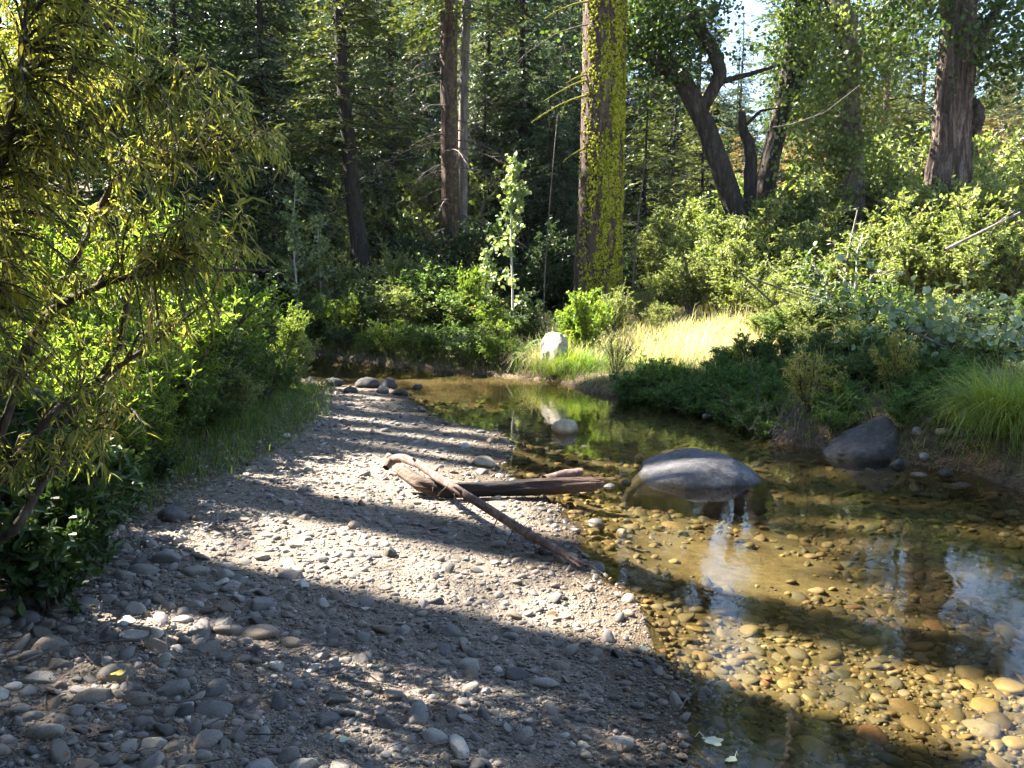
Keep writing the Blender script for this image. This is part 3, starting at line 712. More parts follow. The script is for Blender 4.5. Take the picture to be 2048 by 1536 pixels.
tag(link('bank_fringe', mesh_from('bank_fringe', scatter_grass(9000, (.6, 7), (5.8, 14), lambda x, y, d, l, r: (~l) & (d > .02) & (d < .75) & (r.random(len(x)) < .75), (.22, .5), .009, (.9, 2.6), 16)), M['grass']),
    'long green grass fringe along the waterline of the right bank', 'grass', kind='stuff')
tag(link('lawn_grass', mesh_from('lawn_grass', scatter_grass(26000, (-5.5, -1.5), (5.2, 12.5), lambda x, y, d, l, r: l & (d > .3) & (x < np.interp(y, EY, EX) + .10 * r.normal(size=len(x))) & (x > np.interp(y, EY, EX) - 1.6), (.07, .26), .006, (.3, 1.4), 8)), M['grass']),
    'short green grass along the left edge of the gravel bar', 'grass', kind='stuff')
tag(link('far_bank_grass', mesh_from('far_bank_grass', scatter_grass(9000, (-5, 2.2), (13.2, 19), lambda x, y, d, l, r: (~l) & (d > .0) & (d < 1.2), (.2, .55), .009, (.6, 2.0), 9)), M['grass']),
    'grass at the waterline under the far bank shrubs', 'grass', kind='stuff')
def tuft(px, py, top, Y, n, label, mat='grass', spread=.10, bend=(.6, 2.4), W=.007, Lmin=.3):
    rng = np.random.default_rng(int(px)); c = P(px, py, Y); z = hz(c[0], Y); L = max(P(px, top, Y)[2] - z, Lmin)
    a = rng.uniform(0, 6.3, n); rr = np.abs(rng.normal(0, spread, n)); B = np.stack([np.cos(a) * rr, np.sin(a) * rr, 0 * a], -1)
    b = a + rng.normal(0, .6, n); D = np.stack([np.cos(b), np.sin(b), 0 * b], -1)
    e = empty('grass_tuft', (c[0], Y, z), label, 'grass tuft', 'grass tufts')
    me = mesh_from('blade_bundle', blades(B, D, rng.uniform(.6, 1.35, n) * L, W, rng.uniform(*bend, n), rng, 4)); me.materials.append(M[mat])
    tag(link('blade_bundle', me, None, e), kind='stuff')
tuft(2000, 940, 820, 7.15, 1500, 'big bright green grass tuft arching over the water at the right edge', 'tuftgrass', .16, Lmin=.6)
tuft(2085, 900, 790, 7.0, 900, 'grass tuft cut by the right edge of the picture', 'tuftgrass', .2, Lmin=.6)
tuft(1132, 760, 690, 13.6, 600, 'sunlit grass tuft in front of the tall white rock', 'tuftgrass', .2, Lmin=.4)
tuft(1104, 760, 700, 13.55, 420, 'sunlit grass tuft growing before the foot of the white rock', 'tuftgrass', .16, Lmin=.33)
tuft(1165, 770, 695, 13.35, 500, 'sunlit grass tuft under the lime bush at the water', 'grass', .2)
tuft(1082, 760, 690, 14.1, 400, 'sunlit grass tuft left of the tall white rock', 'drygrass', .15, Lmin=.5)
tuft(1360, 790, 745, 11.6, 400, 'grass tuft hanging over the dark water below the meadow', 'grass', .2)
tuft(1430, 800, 760, 11.0, 400, 'grass tuft left of the willow shrub on the shaded bank', 'grass', .2)
tuft(1860, 880, 800, 8.6, 400, 'green grass tuft right behind the pointed boulder', 'grass', .15)
# fern
def fern(px, Y, top, label):
    rng = np.random.default_rng(px); X = P(px, 700, Y)[0]; z = hz(X, Y); L0 = (P(px, top, Y)[2] - z) * 1.3
    e = empty('fern', (X, Y, z), label, 'fern')
    for k in range(15):
        a = k * 2.4 + rng.normal(0, .2); tt = np.linspace(0, 1, 22); L = L0 * rng.uniform(.75, 1.1); el = rng.uniform(.8, 1.3)
        r_ = L * tt * np.cos(el) + L * .35 * tt ** 2; zz = L * tt * np.sin(el) - L * .5 * tt ** 2.4
        pts = np.stack([np.cos(a) * r_, np.sin(a) * r_, zz], -1); td = nrmz(np.gradient(pts, axis=0))
        sd = np.array([-math.sin(a), math.cos(a), 0]); w_ = L * .22 * np.sin(np.pi * np.clip(tt * .9 + .1, 0, 1)) ** .8
        B = np.concatenate([pts, pts]); D = np.concatenate([sd + td * .35, -sd + td * .35]); up = np.tile(np.cross(td, sd), (2, 1))
        me = mesh_from('frond', leaves(B, D, up, np.tile(w_, 2), np.full(44, L * .035), 'rhomb', .1, rng) + tube(pts, np.linspace(.005, .001, 22), 3, False)); me.materials.append(M['fern'])
        link('frond', me, None, e)
fern(1035, 14.9, 655, 'green sword fern on the far bank left of the white rock')

# ------------------------------------------------------------------ conifers
def conifer_geo(seed, h=18, rb=2.6, z0=2.0, nb=130, r0=.2, L=.17, W=.05, droop=.35, power=.8, step=.2, lean=0.0, sag=0):
    rng = np.random.default_rng(seed)
    tz = np.linspace(-.3, h, 16); tr = np.stack([lean * (tz / h) * h * .1 + .05 * np.sin(tz * .5), .05 * np.cos(tz * .4), tz], -1)
    trunk = tube(tr, r0 * (1 - tz.clip(0) / h) ** .8 * (1 + .35 * np.exp(-tz.clip(0) * 1.2)) + .01, 12)
    zb = z0 + (h - z0) * np.sort(rng.random(nb)) ** 1.0; a = rng.uniform(0, 6.3, nb)
    f = (zb - z0) / (h - z0); ln = (rb * (1 - f) ** power + .25) * rng.uniform(.6, 1.15, nb)
    m = 6; ts = np.linspace(0, 1, m)[None, :, None]
    od = np.stack([np.cos(a), np.sin(a), 0 * a], -1)[:, None]; c0 = np.stack([np.interp(zb, tz, tr[:, 0]), np.interp(zb, tz, tr[:, 1]), zb], -1)[:, None]
    el = (.25 * f - .15 + rng.normal(0, .08, nb))[:, None, None]
    BR = c0 + od * ln[:, None, None] * ts + np.array([0, 0, 1.]) * ln[:, None, None] * (el * ts - droop * ts ** 2 + .22 * ts ** 3)
    br = tubes(BR, (.012 * ln[:, None] + .006) * np.linspace(1, .25, m)[None], 4)
    # side twigs
    nt_ = np.maximum((ln / step).astype(int), 2); bi = np.repeat(np.arange(nb), nt_); n = len(bi)
    u = .12 + .88 * rng.random(n); g = u * (m - 1); g0 = np.minimum(g.astype(int), m - 2); gf = (g - g0)[:, None]
    st = BR[bi, g0] * (1 - gf) + BR[bi, g0 + 1] * gf; bd = nrmz(BR[bi, g0 + 1] - BR[bi, g0])
    sg = rng.choice([-1, 1], n)[:, None]; sd = nrmz(np.cross(bd, np.array([0, 0, 1.])))
    td = nrmz(bd * rng.uniform(.5, 1.0, (n, 1)) + sd * sg * .8 + np.array([0, 0, -1]) * (rng.uniform(0, .35, (n, 1)) + sag))
    tl = ln[bi] * (.5 * (1 - u) + .16) * rng.uniform(.7, 1.2, n) + .1
    # needle sprays
    ns = np.maximum((tl / .075).astype(int), 3); si = np.repeat(np.arange(n), ns); k = len(si)
    uu = rng.random(k); B = st[si] + td[si] * (tl[si] * uu)[:, None] + rng.normal(0, .012, (k, 3)) - np.array([0, 0, 1.]) * (tl[si] * .12 * uu ** 2)[:, None]
    s2 = nrmz(np.cross(td[si], np.array([0, 0, 1.]))) * rng.choice([-1, 1], k)[:, None]
    D = nrmz(td[si] * .9 + s2 * rng.uniform(.1, .9, (k, 1)) + rng.normal(0, .22, (k, 3)))
    Nn = nrmz(np.array([0, 0, 1.]) + rng.normal(0, .45, (k, 3))); s = rng.uniform(.6, 1.2, k)
    lv = leaves(B, D, Nn, L * s, W * s, 'rhomb', .12, rng, rng.random(n)[si])
    return trunk, br, lv
CON = {}
def conifer_kind(key, leaf, bark, variants, **kw):
    CON[key] = []
    for s in range(variants):
        a, b, c = conifer_geo(hash_(key) + 31 * s, **kw)
        ma = mesh_from('trunk', a, True); ma.materials.append(M[bark]); mb = mesh_from('limbs', b, True); mb.materials.append(M[bark]); mc = mesh_from('crown', c); mc.materials.append(M[leaf])
        CON[key].append((ma, mb, mc, kw['h']))
conifer_kind('fir', 'fir', 'firbark', 2, h=18, rb=2.7, z0=1.2, nb=230, r0=.2, L=.25, W=.085, step=.15)
conifer_kind('tallfir', 'fir', 'firbark', 2, h=22, rb=2.9, z0=3.2, nb=210, r0=.24, sag=.15, L=.27, W=.09, step=.15)
conifer_kind('pine', 'pine', 'pinebark', 2, h=18, rb=2.9, z0=3.0, nb=150, r0=.2, L=.29, W=.08, droop=.1, power=.55, step=.17)
conifer_kind('youngfir', 'pine', 'firbark', 2, h=7, rb=1.7, z0=.3, nb=150, r0=.08, L=.17, W=.06, droop=.2, step=.12)
conifer_kind('polepine', 'pine', 'pinebark', 1, h=36, rb=3, z0=27, nb=150, r0=.42, L=.3, W=.08, droop=.1, power=.55)
_m = CON['polepine'][0]; _ch = []; _r = np.random.default_rng(44)
def _limb(st, a, L, seed):
    rr = np.random.default_rng(seed); ts = np.linspace(0, 1, 6)[None, :, None]; nn = 7
    main = np.array(st)[None, None] + np.array([math.cos(a), math.sin(a), -.15])[None, None] * L * ts
    st2 = main[0, rr.integers(1, 6, nn)]; td = nrmz(rr.normal(0, .6, (nn, 3)) + np.array([math.cos(a), math.sin(a), -.3])); t2 = st2[:, None] + td[:, None] * (L * .45) * ts
    return tubes(main, np.linspace(.03, .012, 6)[None], 4) + tubes(t2, np.linspace(.012, .006, 6)[None] * np.ones((nn, 1)), 3)
for _i in range(70): _ch += _limb((0, 0, _r.uniform(7, 27)), _r.uniform(0, 6.3), _r.uniform(.5, 1.5), _i)  # bare limbs added so the unseen pines cast broken shadows
_l = mesh_from('limbs', _ch); _l.materials.append(M['firbark']); CON['polepine'][0] = (_m[0], _l, _m[2], _m[3])
crng = np.random.default_rng(5)
def conifer(key, x, y, h, label, group, wide=1.0, name='fir_tree', cat='tree', lean=(0, 0)):
    ma, mb, mc, h0 = CON[key][crng.integers(len(CON[key]))]; s = h / h0
    e = empty(name, (x, y, hz(x, y) - .1), label, cat, group); e.scale = (s * wide, s * wide, s); e.rotation_euler = (lean[0], lean[1], crng.uniform(0, 6.3))
    link('trunk', ma, None, e); tag(link('limb', mb, None, e), kind='stuff'); tag(link('crown', mc, None, e), kind='stuff')
    return e
def cpx(key, px, Y, h, label, group=None, wide=1.0, name='fir_tree'): return conifer(key, P(px, 500, Y)[0], Y, h, label, group, wide, name)
def crow(key, items, text, group, name='fir_tree'):
    for i, (px, Y, h) in enumerate(sorted(items)):
        cpx(key, px, Y, h, text.format(ORD[i] if i else 'leftmost') if i else text.replace('{} from the left', 'leftmost').format(), group, 1.0, name)
crow('fir', [(30, 17, 9.5), (150, 20, 12), (280, 17.5, 11), (370, 21, 13.5), (430, 24, 15.5), (520, 29, 18), (480, 34, 20), (200, 26, 15), (330, 28, 17)], 'dark fir behind the willow, {} from the left', 'firs behind the willow')
M['litneedle'] = leafmat('sunlit_tone_fir_needle', [(0, (.04, .065, .035)), (.5, (.10, .135, .07)), (1, (.22, .24, .14))], .3, rough=.5)  # lighter needle colour stands for sunlight on the boughs
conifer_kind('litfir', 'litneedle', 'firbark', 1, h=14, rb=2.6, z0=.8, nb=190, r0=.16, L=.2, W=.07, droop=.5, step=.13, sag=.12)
crow('litfir', [(540, 23.5, 13), (790, 28, 13), (975, 29, 13)], 'fir with drooping boughs coloured as sunlit among the dark stand, {} from the left', 'sunlit-toned firs of the middle stand')
cpx('fir', 575, 30, 16, 'green fir with sunlit drooping boughs left of the leaning dark trunk')
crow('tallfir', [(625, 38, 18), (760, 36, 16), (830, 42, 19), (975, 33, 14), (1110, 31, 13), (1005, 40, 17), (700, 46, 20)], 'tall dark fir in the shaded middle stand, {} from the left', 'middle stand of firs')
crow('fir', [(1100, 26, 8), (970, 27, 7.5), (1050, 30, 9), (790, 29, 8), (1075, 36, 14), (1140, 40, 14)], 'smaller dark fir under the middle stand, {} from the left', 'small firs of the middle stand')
cpx('tallfir', 1045, 28, 15, 'tall fir with a dark straight trunk left of the lichen pine')
crow('youngfir', [(1290, 27, 6.5), (1345, 33, 9), (1400, 30, 7), (1300, 44, 13), (1420, 40, 9)], 'young sunlit fir right of the lichen pine, {} from the left', 'young firs right of the pine')
M['dryneedle'] = leafmat('dry_golden_needle', [(0, (.12, .085, .035)), (.5, (.22, .16, .07)), (1, (.34, .26, .13))], .3, rough=.6)
conifer_kind('drypine', 'dryneedle', 'greybark', 1, h=10, rb=2.6, z0=.6, nb=120, r0=.12, L=.26, W=.07, droop=.1, power=.6, step=.17)
crow('drypine', [(1600, 33, 7.0), (1670, 30, 6.5), (1740, 35, 8), (1480, 37, 6.5), (1990, 28, 6.5)], 'golden brown dry conifer behind the right thicket, {} from the left', 'dry conifers behind the thicket')
crow('pine', [(1465, 44, 8), (1560, 38, 15), (1640, 46, 11), (1760, 30, 12.5), (1830, 34, 13), (1700, 42, 12), (1990, 40, 10.5), (2070, 36, 13), (1900, 50, 15)], 'yellow-green pine behind the right thicket, {} from the left', 'pines behind the right thicket', 'pine_tree')
hl = []
hrng = np.random.default_rng(19)
for i in range(110):
    Y = hrng.uniform(58, 150); px = hrng.uniform(1180, 2120) if i < 85 else hrng.uniform(400, 1180)
    hl.append((px, Y, hrng.uniform(11, 18)))
crow('fir', hl, 'distant fir on the far hillside, {} from the left', 'firs on the far hillside')
crow('tallfir', [(380 + 60 * k, 46 + (k * 37) % 26, 24 + (k * 5) % 7) for k in range(14)] + [(365 + 55 * k, 74 + (k * 29) % 17, 32 + (k * 7) % 6) for k in range(15)], 'tall fir closing the back of the dark stand, {} from the left', 'back row of the dark stand')
crow('tallfir', [(1275, 47, 19), (1335, 54, 21), (1390, 60, 22), (1590, 50, 18), (1650, 56, 19)], 'tall fir rising behind the bent cottonwoods, {} from the left', 'firs behind the cottonwoods')
# trees left of the frame that shade the bar and the creek; u runs toward the sun, v across the light
nV, sV = np.array([math.cos(SUN_AZ), -math.sin(SUN_AZ)]), np.array([math.sin(SUN_AZ), math.cos(SUN_AZ)])
def uv(u, v): p = v * nV * np.array([1, 1]) + u * sV; return float(p[0]), float(p[1])
nV = np.array([-sV[1] * -1, -sV[0]])      # perpendicular, pointing away from the viewer
for i, (u, v, h, wd_) in enumerate([(13, -3.6, 20, .8), (10, 1.4, 11.6, 1.3), (10, .1, 13, 1.2), (9, -1.4, 10, 1.2)]):
    x, y = uv(u, v)
    conifer('fir', x, y, h, 'tall fir shading the creek from beyond the left edge, %s counted from the viewer' % ORD[i], 'shade firs beyond the left edge', wd_)
for i, (x, y, h) in enumerate([(-4.2, 1.0, 12), (-2.8, -2.2, 14), (2.6, -4.5, 15), (-6.5, 2.6, 13), (-.5, -5.5, 16), (5.5, -3.5, 14)]):  # unseen trees added to keep sky light off the near gravel
    conifer('fir', x, y, h, 'unseen fir added to shade the foreground from beside or behind the viewer, %s counted from the left bank' % ORD[i], 'added shade firs around the viewer', 1.2)
for i, (u, v, wd_, h) in enumerate([(14, 3.1, 1.15, 36), (17, 1.1, 1.1, 25), (17.5, -1.0, 1.6, 25), (19, .9, .95, 29), (16, 4.62, 1.05, 36), (19, 6.5, .85, 27.5), (22, 9.9, .8, 30), (23, 11.0, .65, 31), (22, 10.2, .8, 24.5), (23.5, 11.3, .55, 26), (21, 8.9, .6, 23), (18, 7.0, .9, 36), (20, 7.6, .7, 36), (21, 8.35, 1.0, 36)]):
    x, y = uv(u, v)
    conifer('polepine', x, y, h, 'bare-trunked pine shading the creek from beyond the left edge, %s of its row' % ORD[i], 'shade pines beyond the left edge', wd_, 'pine_tree')

# ------------------------------------------------------------------ trunks seen one by one
def bark_trunk(pts, rad, k, rows, seed, ridge=.05, freq=9):
    """tapered trunk with furrowed bark as real relief"""
    pts = np.asarray(pts, float); rad = np.asarray(rad, float)
    s = np.concatenate([[0], np.cumsum(np.linalg.norm(np.diff(pts, axis=0), axis=1))]); u = np.linspace(0, s[-1], rows)
    # smooth the polyline
    def cr(a):
        return np.interp(u, s, a)
    C = np.stack([cr(pts[:, i]) for i in range(3)], -1)
    ker = np.ones(max(rows // 24, 3)); ker /= ker.sum(); pad = len(ker) // 2
    for i in range(3):
        lin = np.linspace(C[0, i], C[-1, i], rows); dv = C[:, i] - lin
        C[:, i] = lin + np.convolve(np.pad(dv, pad, mode='reflect', reflect_type='odd'), ker, 'same')[pad:-pad]
    Rr = cr(rad)
    ch = tube(C, Rr, k); v, f, r = ch[0]; v = v.reshape(rows, k, 3)
    th = np.arange(k) * 2 * np.pi / k; off = seed * 5.7
    dsp = np.zeros((rows, k))
    for i in range(rows):
        for j in range(k):
            ca, sa = math.cos(th[j]), math.sin(th[j])
            n = noise.noise(Vector((ca * freq * .5 + off, sa * freq * .5, u[i] * 1.1))) + .5 * noise.noise(Vector((ca * freq * 1.4, sa * freq * 1.4 + off, u[i] * 3)))
            dsp[i, j] = abs(n) * 2 - .5 + .5 * noise.noise(Vector((ca * 1.2, sa * 1.2 + off, u[i] * .7)))
    d = nrmz(v - C[:, None])
    v = v + d * (dsp * ridge * Rr[:, None])[:, :, None]
    return [(v.reshape(-1, 3), f, r)], C, Rr
def dead_branch(start, dirn, L, seed, r=.018, ntw=8, droop=.3, twl=.35):
    rng = np.random.default_rng(seed); ts = np.linspace(0, 1, 9)[:, None]
    p = np.array(start) + np.array(dirn) * L * ts + np.array([0, 0, -1.]) * L * droop * ts ** 2 + np.cumsum(rng.normal(0, .012 * L, (9, 3)), 0) * ts
    ch = tube(p, np.linspace(r, r * .25, 9), 5)
    if ntw:
        u = rng.uniform(.15, 1, ntw); st = np.stack([np.interp(u, ts[:, 0], p[:, i]) for i in range(3)], -1)
        td = nrmz(np.array(dirn) * .6 + rng.normal(0, .5, (ntw, 3)) + np.array([0, 0, -.5])); tl = L * twl * rng.uniform(.4, 1, ntw) * (1.2 - u)
        tq = np.linspace(0, 1, 5)[None, :, None]
        T = st[:, None] + td[:, None] * tl[:, None, None] * tq + np.array([0, 0, -1.]) * tl[:, None, None] * .25 * tq ** 2 + rng.normal(0, .01, (ntw, 5, 3))
        ch += tubes(T, np.linspace(r * .35, r * .1, 5)[None] * np.ones((ntw, 1)), 3)
    return ch
def leaf_crown(centers, rad, n, L, W, kind, seed, nup=.8):
    rng = np.random.default_rng(seed); centers = np.asarray(centers, float); ci = rng.integers(0, len(centers), n)
    B = centers[ci] + rng.normal(0, 1, (n, 3)) * np.asarray(rad)
    # gather leaves into small sprays so that gaps open between them
    nc = max(n // 14, 1); k = centers[rng.integers(0, len(centers), nc)] + rng.normal(0, 1, (nc, 3)) * np.asarray(rad)
    sp = rng.integers(0, nc, n); B = k[sp] + rng.normal(0, .16, (n, 3))
    D = nrmz(rng.normal(0, 1, (n, 3)) + np.array([0, 0, -.5])); Nn = nrmz(np.array([0, 0, nup]) + rng.normal(0, .6, (n, 3))); s = rng.uniform(.7, 1.15, n)
    tw = np.stack([k, k + rng.normal(0, .16, (nc, 3)), k + rng.normal(0, .25, (nc, 3))], 1)
    return leaves(B, D, Nn, L * s, W * s, kind, .15, rng, rng.random(nc)[sp]), tubes(tw, np.full((nc, 3), .004), 3)

# the lichen-covered pine
Y = 19.0; X = P(1199, 560, Y)[0]; z = hz(X, Y)
e = empty('pine_tree', (X, Y, z), 'thick straight pine covered with yellow-green lichen in the middle of the picture', 'tree')
tp_ = [(-.06, 0, -.3), (-.05, 0, .6), (0, 0, 2.5), (.03, 0, 5), (.06, 0, 8), (.1, .1, 14), (.1, .2, 24)]
ch, C, Rr = bark_trunk(tp_, [.66, .53, .475, .455, .445, .38, .2], 84, 300, 3, .055, 13)
mt = mesh_from('trunk', ch, True); mt.materials.append(M['pinebark']); link('trunk', mt, None, e)
lr = np.random.default_rng(21); lp, ls = [], []
M['lichen'] = leafmat('yellow_green_lichen', [(0, (.13, .14, .012)), (.5, (.28, .29, .025)), (1, (.42, .41, .05))], .2, rough=.8, spec=.1)
cand = 13000
zz = lr.uniform(0.5, 9.5, cand); th = lr.normal(-1.2, .68, cand)         # angle measured from +x; the viewer is at -y
keepl = np.array([noise.noise(Vector((math.cos(a) * 2.2, math.sin(a) * 2.2, zv * .75))) + .6 * noise.noise(Vector((a * 5, zv * 3.5, 4.))) for a, zv in zip(th, zz)]) + lr.normal(0, .12, cand) > -.16
zz, th = zz[keepl], th[keepl]
cx_ = np.interp(zz, C[:, 2], C[:, 0]); cy_ = np.interp(zz, C[:, 2], C[:, 1]); rr_ = np.interp(zz, C[:, 2], Rr) * 1.03
pl = np.stack([cx_ + np.cos(th) * rr_, cy_ + np.sin(th) * rr_, zz], -1)
ml = mesh_from('lichen', pebbles(pl, lr.uniform(.009, .032, len(pl)), 1, lr, (.8, 1.3), .5), False); ml.materials.append(M['lichen'])
tag(link('lichen', ml, None, e), kind='stuff')
for i, (py, L, dx, mat) in enumerate([(10, 1.0, -1, 'mossy'), (55, 1.7, -1, 'deadtwig'), (155, .5, -1, 'mossy'), (165, 1.0, -1, 'mossy'), (195, 1.3, -1, 'mossy'), (300, .55, -1, 'mossy'), (352, .2, -1, 'mossy'), (120, .35, .9, 'mossy'), (190, .3, .9, 'mossy'), (230, .25, .5, 'mossy')]):
    zb = P(1180, py, Y)[2] - z
    ang = (-.3 if dx < 0 else -.7)
    dv = nrmz(np.array([dx, -.35, -.12 if i in (0, 2) else -.25])); st = np.array([np.interp(zb, C[:, 2], C[:, 0]) + dx * .36, -.22, zb])
    me = mesh_from('dead_branch', dead_branch(st, dv, L, 40 + i, .026 if mat == 'mossy' else .02, 4 if L > .6 else 1, .3), True); me.materials.append(M[mat])
    link('dead_branch', me, None, e)
ma, mb, mc, h0 = CON['pine'][0]
cr_ = link('crown', mc, None, e); cr_.location = (.1, .1, 13.5); cr_.scale = (.7, .7, .6); tag(cr_, kind='stuff')

def trunk_tree(name, label, pxs, Y, bark, k=40, rows=140, ridge=.06, seed=1, crown=None, branches=(), top=None, cat='tree', group=None):
    """pxs: list of (px, py, width px) from the foot up; top: extra (dx, dy, dz, radius) points above the frame"""
    b = P(pxs[0][0], pxs[0][1], Y); z = hz(b[0], Y); e = empty(name, (b[0], Y, z), label, cat, group)
    pts, rad = [(0, 0, -.3)], [pxs[0][2] / F * Y * .55]
    if b[2] - z > .2: pts[0] = ((P(pxs[0][0], pxs[0][1], Y)[0] - P(pxs[1][0], pxs[1][1], Y)[0]) * .15, 0, -.3)
    for (px, py, wd_) in pxs:
        p = P(px, py, Y); pts.append((p[0] - b[0], 0, p[2] - z)); rad.append(wd_ / F * Y * .5)
    for t_ in (top or ()): pts.append((pts[-1][0] + t_[0], pts[-1][1] + t_[1], pts[-1][2] + t_[2])); rad.append(t_[3])
    ch, C, Rr = bark_trunk(pts, rad, k, rows, seed, ridge, 9); me = mesh_from('trunk', ch, True); me.materials.append(M[bark]); link('trunk', me, None, e)
    def loc(px, py, dy=0): p = P(px, py, Y + dy); return np.array([p[0] - b[0], dy, p[2] - z])
    for i, (pp, bk) in enumerate(branches):
        q = np.array([loc(a[0], a[1], a[3] if len(a) > 3 else 0) for a in pp]); rd = [a[2] / F * Y * .5 for a in pp]
        c2, _, _ = bark_trunk(q, rd, 20, 50, seed + i + 3, ridge, 7); me = mesh_from('limb', c2, True); me.materials.append(M[bk]); link('limb', me, None, e)
    if crown:
        cen, rd, n, L, W, kind, mat = crown
        lv, tw = leaf_crown([loc(*c_) for c_ in cen], rd, n, L, W, kind, seed + 9)
        me = mesh_from('crown', lv); me.materials.append(M[mat]); cr = tag(link('crown', me, None, e), kind='stuff')
        me = mesh_from('twig_spray', tw); me.materials.append(M['twig']); tag(link('twig_spray', me, None, cr), kind='stuff')
    return e, C, Rr
# leaning dark fir trunk
e, C, Rr = trunk_tree('fir_tree', 'fir with a dark slightly leaning bare trunk left of the middle', [(727, 570, 36), (716, 470, 33), (705, 380, 30), (697, 280, 28), (688, 200, 25), (682, 100, 22), (678, 0, 20)], 21, 'firbark', 36, 120, .05, 2,
              top=[(-.1, .1, 1.5, .08), (0, 0, 1.5, .03)])
ma, mb, mc, h0 = CON['youngfir'][1]
for nm, mm in (('crown', mc), ('limb', mb)):
    o = link(nm, mm, None, e); o.location = (-.5, .2, 4.2); o.scale = (1.05, 1.05, .95); tag(o, kind='stuff')
for i in range(26):
    zb = random.uniform(1.0, 5.5); a = random.uniform(0, 6.3); r_ = np.interp(zb, C[:, 2], Rr)
    me = mesh_from('dead_branch', dead_branch((np.interp(zb, C[:, 2], C[:, 0]) + math.cos(a) * r_ * .8, math.sin(a) * r_ * .8, zb), (math.cos(a), math.sin(a), .0), random.uniform(.8, 1.9), 200 + i, .014, 12, .35), True)
    me.materials.append(M['firbark']); link('dead_branch', me, None, e)
# pair of trunks with drooping dead boughs
e, C, Rr = trunk_tree('conifer_snag', 'tall trunk with drooping dead boughs between the leaning fir and the lichen pine', [(902, 440, 36), (900, 330, 34), (898, 200, 32), (897, 100, 32), (898, 0, 34)], 24, 'pinebark', 36, 120, .06, 4, top=[(0, 0, 5, .25), (0, 0, 8, .05)])
for i in range(34):
    zb = random.uniform(2.0, 9.0); a = random.choice([math.pi, math.pi, 0]) + random.gauss(0, .8); r_ = np.interp(zb, C[:, 2], Rr)
    me = mesh_from('dead_branch', dead_branch((np.interp(zb, C[:, 2], C[:, 0]) + math.cos(a) * r_ * .8, math.sin(a) * r_ * .8, zb), (math.cos(a), math.sin(a), -.05), random.uniform(.9, 2.3), 300 + i, .02, 16, .4), True)
    me.materials.append(M['deadtwig']); link('dead_branch', me, None, e)
ma, mb, mc, h0 = CON['youngfir'][0]
o = link('crown', mc, None, e); o.location = (0, 0, 7.8); o.scale = (1.1, 1.1, .9); tag(o, kind='stuff')
e, C, Rr = trunk_tree('conifer_snag', 'slim pale dead trunk close behind the trunk with drooping boughs', [(925, 420, 20), (926, 250, 18), (930, 100, 17), (934, 0, 16)], 24.6, 'greybark', 24, 80, .05, 5, top=[(0, 0, 3, .08), (0, 0, 3, .02)])
# bent cottonwood
trunk_tree('cottonwood_tree', 'dark bent cottonwood forking and leaning left over the creek behind the pine',
           [(1492, 470, 42), (1464, 400, 41), (1440, 330, 39), (1415, 260, 36), (1388, 205, 36), (1362, 155, 36), (1325, 128, 31), (1285, 112, 26), (1245, 80, 22), (1205, 20, 18)], 20.5, 'darkbark', 44, 150, .09, 6,
           crown=([(1270, 30), (1330, 70), (1300, -40), (1400, 40), (1370, -60), (1340, 120), (1250, 60), (1280, 90), (1290, -150), (1370, -170), (1330, -210), (1400, -130)], (.55, .7, .5), 12500, .095, .085, 'round', 'cotton'),
           branches=[([(1398, 225, 24), (1418, 195, 24), (1442, 150, 26), (1428, 100, 26), (1400, 60, 24), (1375, 10, 22), (1355, -60, 18), (1340, -160, 10)], 'darkbark'),
                     ([(1435, 165, 12), (1500, 148, 9), (1560, 130, 5)], 'darkbark')])
trunk_tree('cottonwood_tree', 'dark upright cottonwood right of the bent one', [(1528, 390, 40), (1542, 310, 36), (1560, 240, 34), (1572, 190, 36), (1582, 110, 28), (1600, 30, 26), (1612, -40, 22)], 21.5, 'darkbark', 40, 120, .09, 7,
           crown=([(1600, 60), (1630, 20), (1620, -90), (1650, 60), (1590, 130), (1620, 230), (1580, -170), (1650, -190), (1540, -150)], (.4, .6, .5), 10000, .095, .085, 'round', 'cotton'),
           branches=[([(1568, 215, 26), (1592, 180, 24), (1612, 140, 18), (1640, 80, 12)], 'darkbark')])
trunk_tree('dead_stub', 'short forked dark dead stub between the two dark cottonwoods', [(1500, 390, 24), (1502, 320, 22), (1498, 285, 22), (1486, 262, 18), (1484, 224, 14)], 21, 'darkbark', 24, 60, .08, 8,
           branches=[([(1492, 250, 7), (1520, 222, 5), (1560, 215, 2)], 'darkbark')], cat='snag')
trunk_tree('cottonwood_tree', 'leaf-wrapped cottonwood with a pale bare upper limb left of the thick right trunk', [(1710, 420, 40), (1706, 300, 38), (1700, 200, 36), (1698, 100, 36), (1705, 50, 34), (1680, 10, 30), (1660, -40, 26)], 19.5, 'greybark', 36, 120, .08, 9,
           crown=([(1690, 140), (1650, 200), (1720, 250), (1640, 60), (1740, 120), (1760, 40), (1700, 320), (1660, 300), (1690, -80), (1740, -150), (1800, -60)], (.42, .5, .42), 8500, .09, .08, 'round', 'paleleaf'),
           branches=[([(1697, 120, 22), (1680, 60, 18), (1668, 0, 14)], 'darkbark')], top=[(-.2, 0, 3, .15), (.1, 0, 5, .04)])
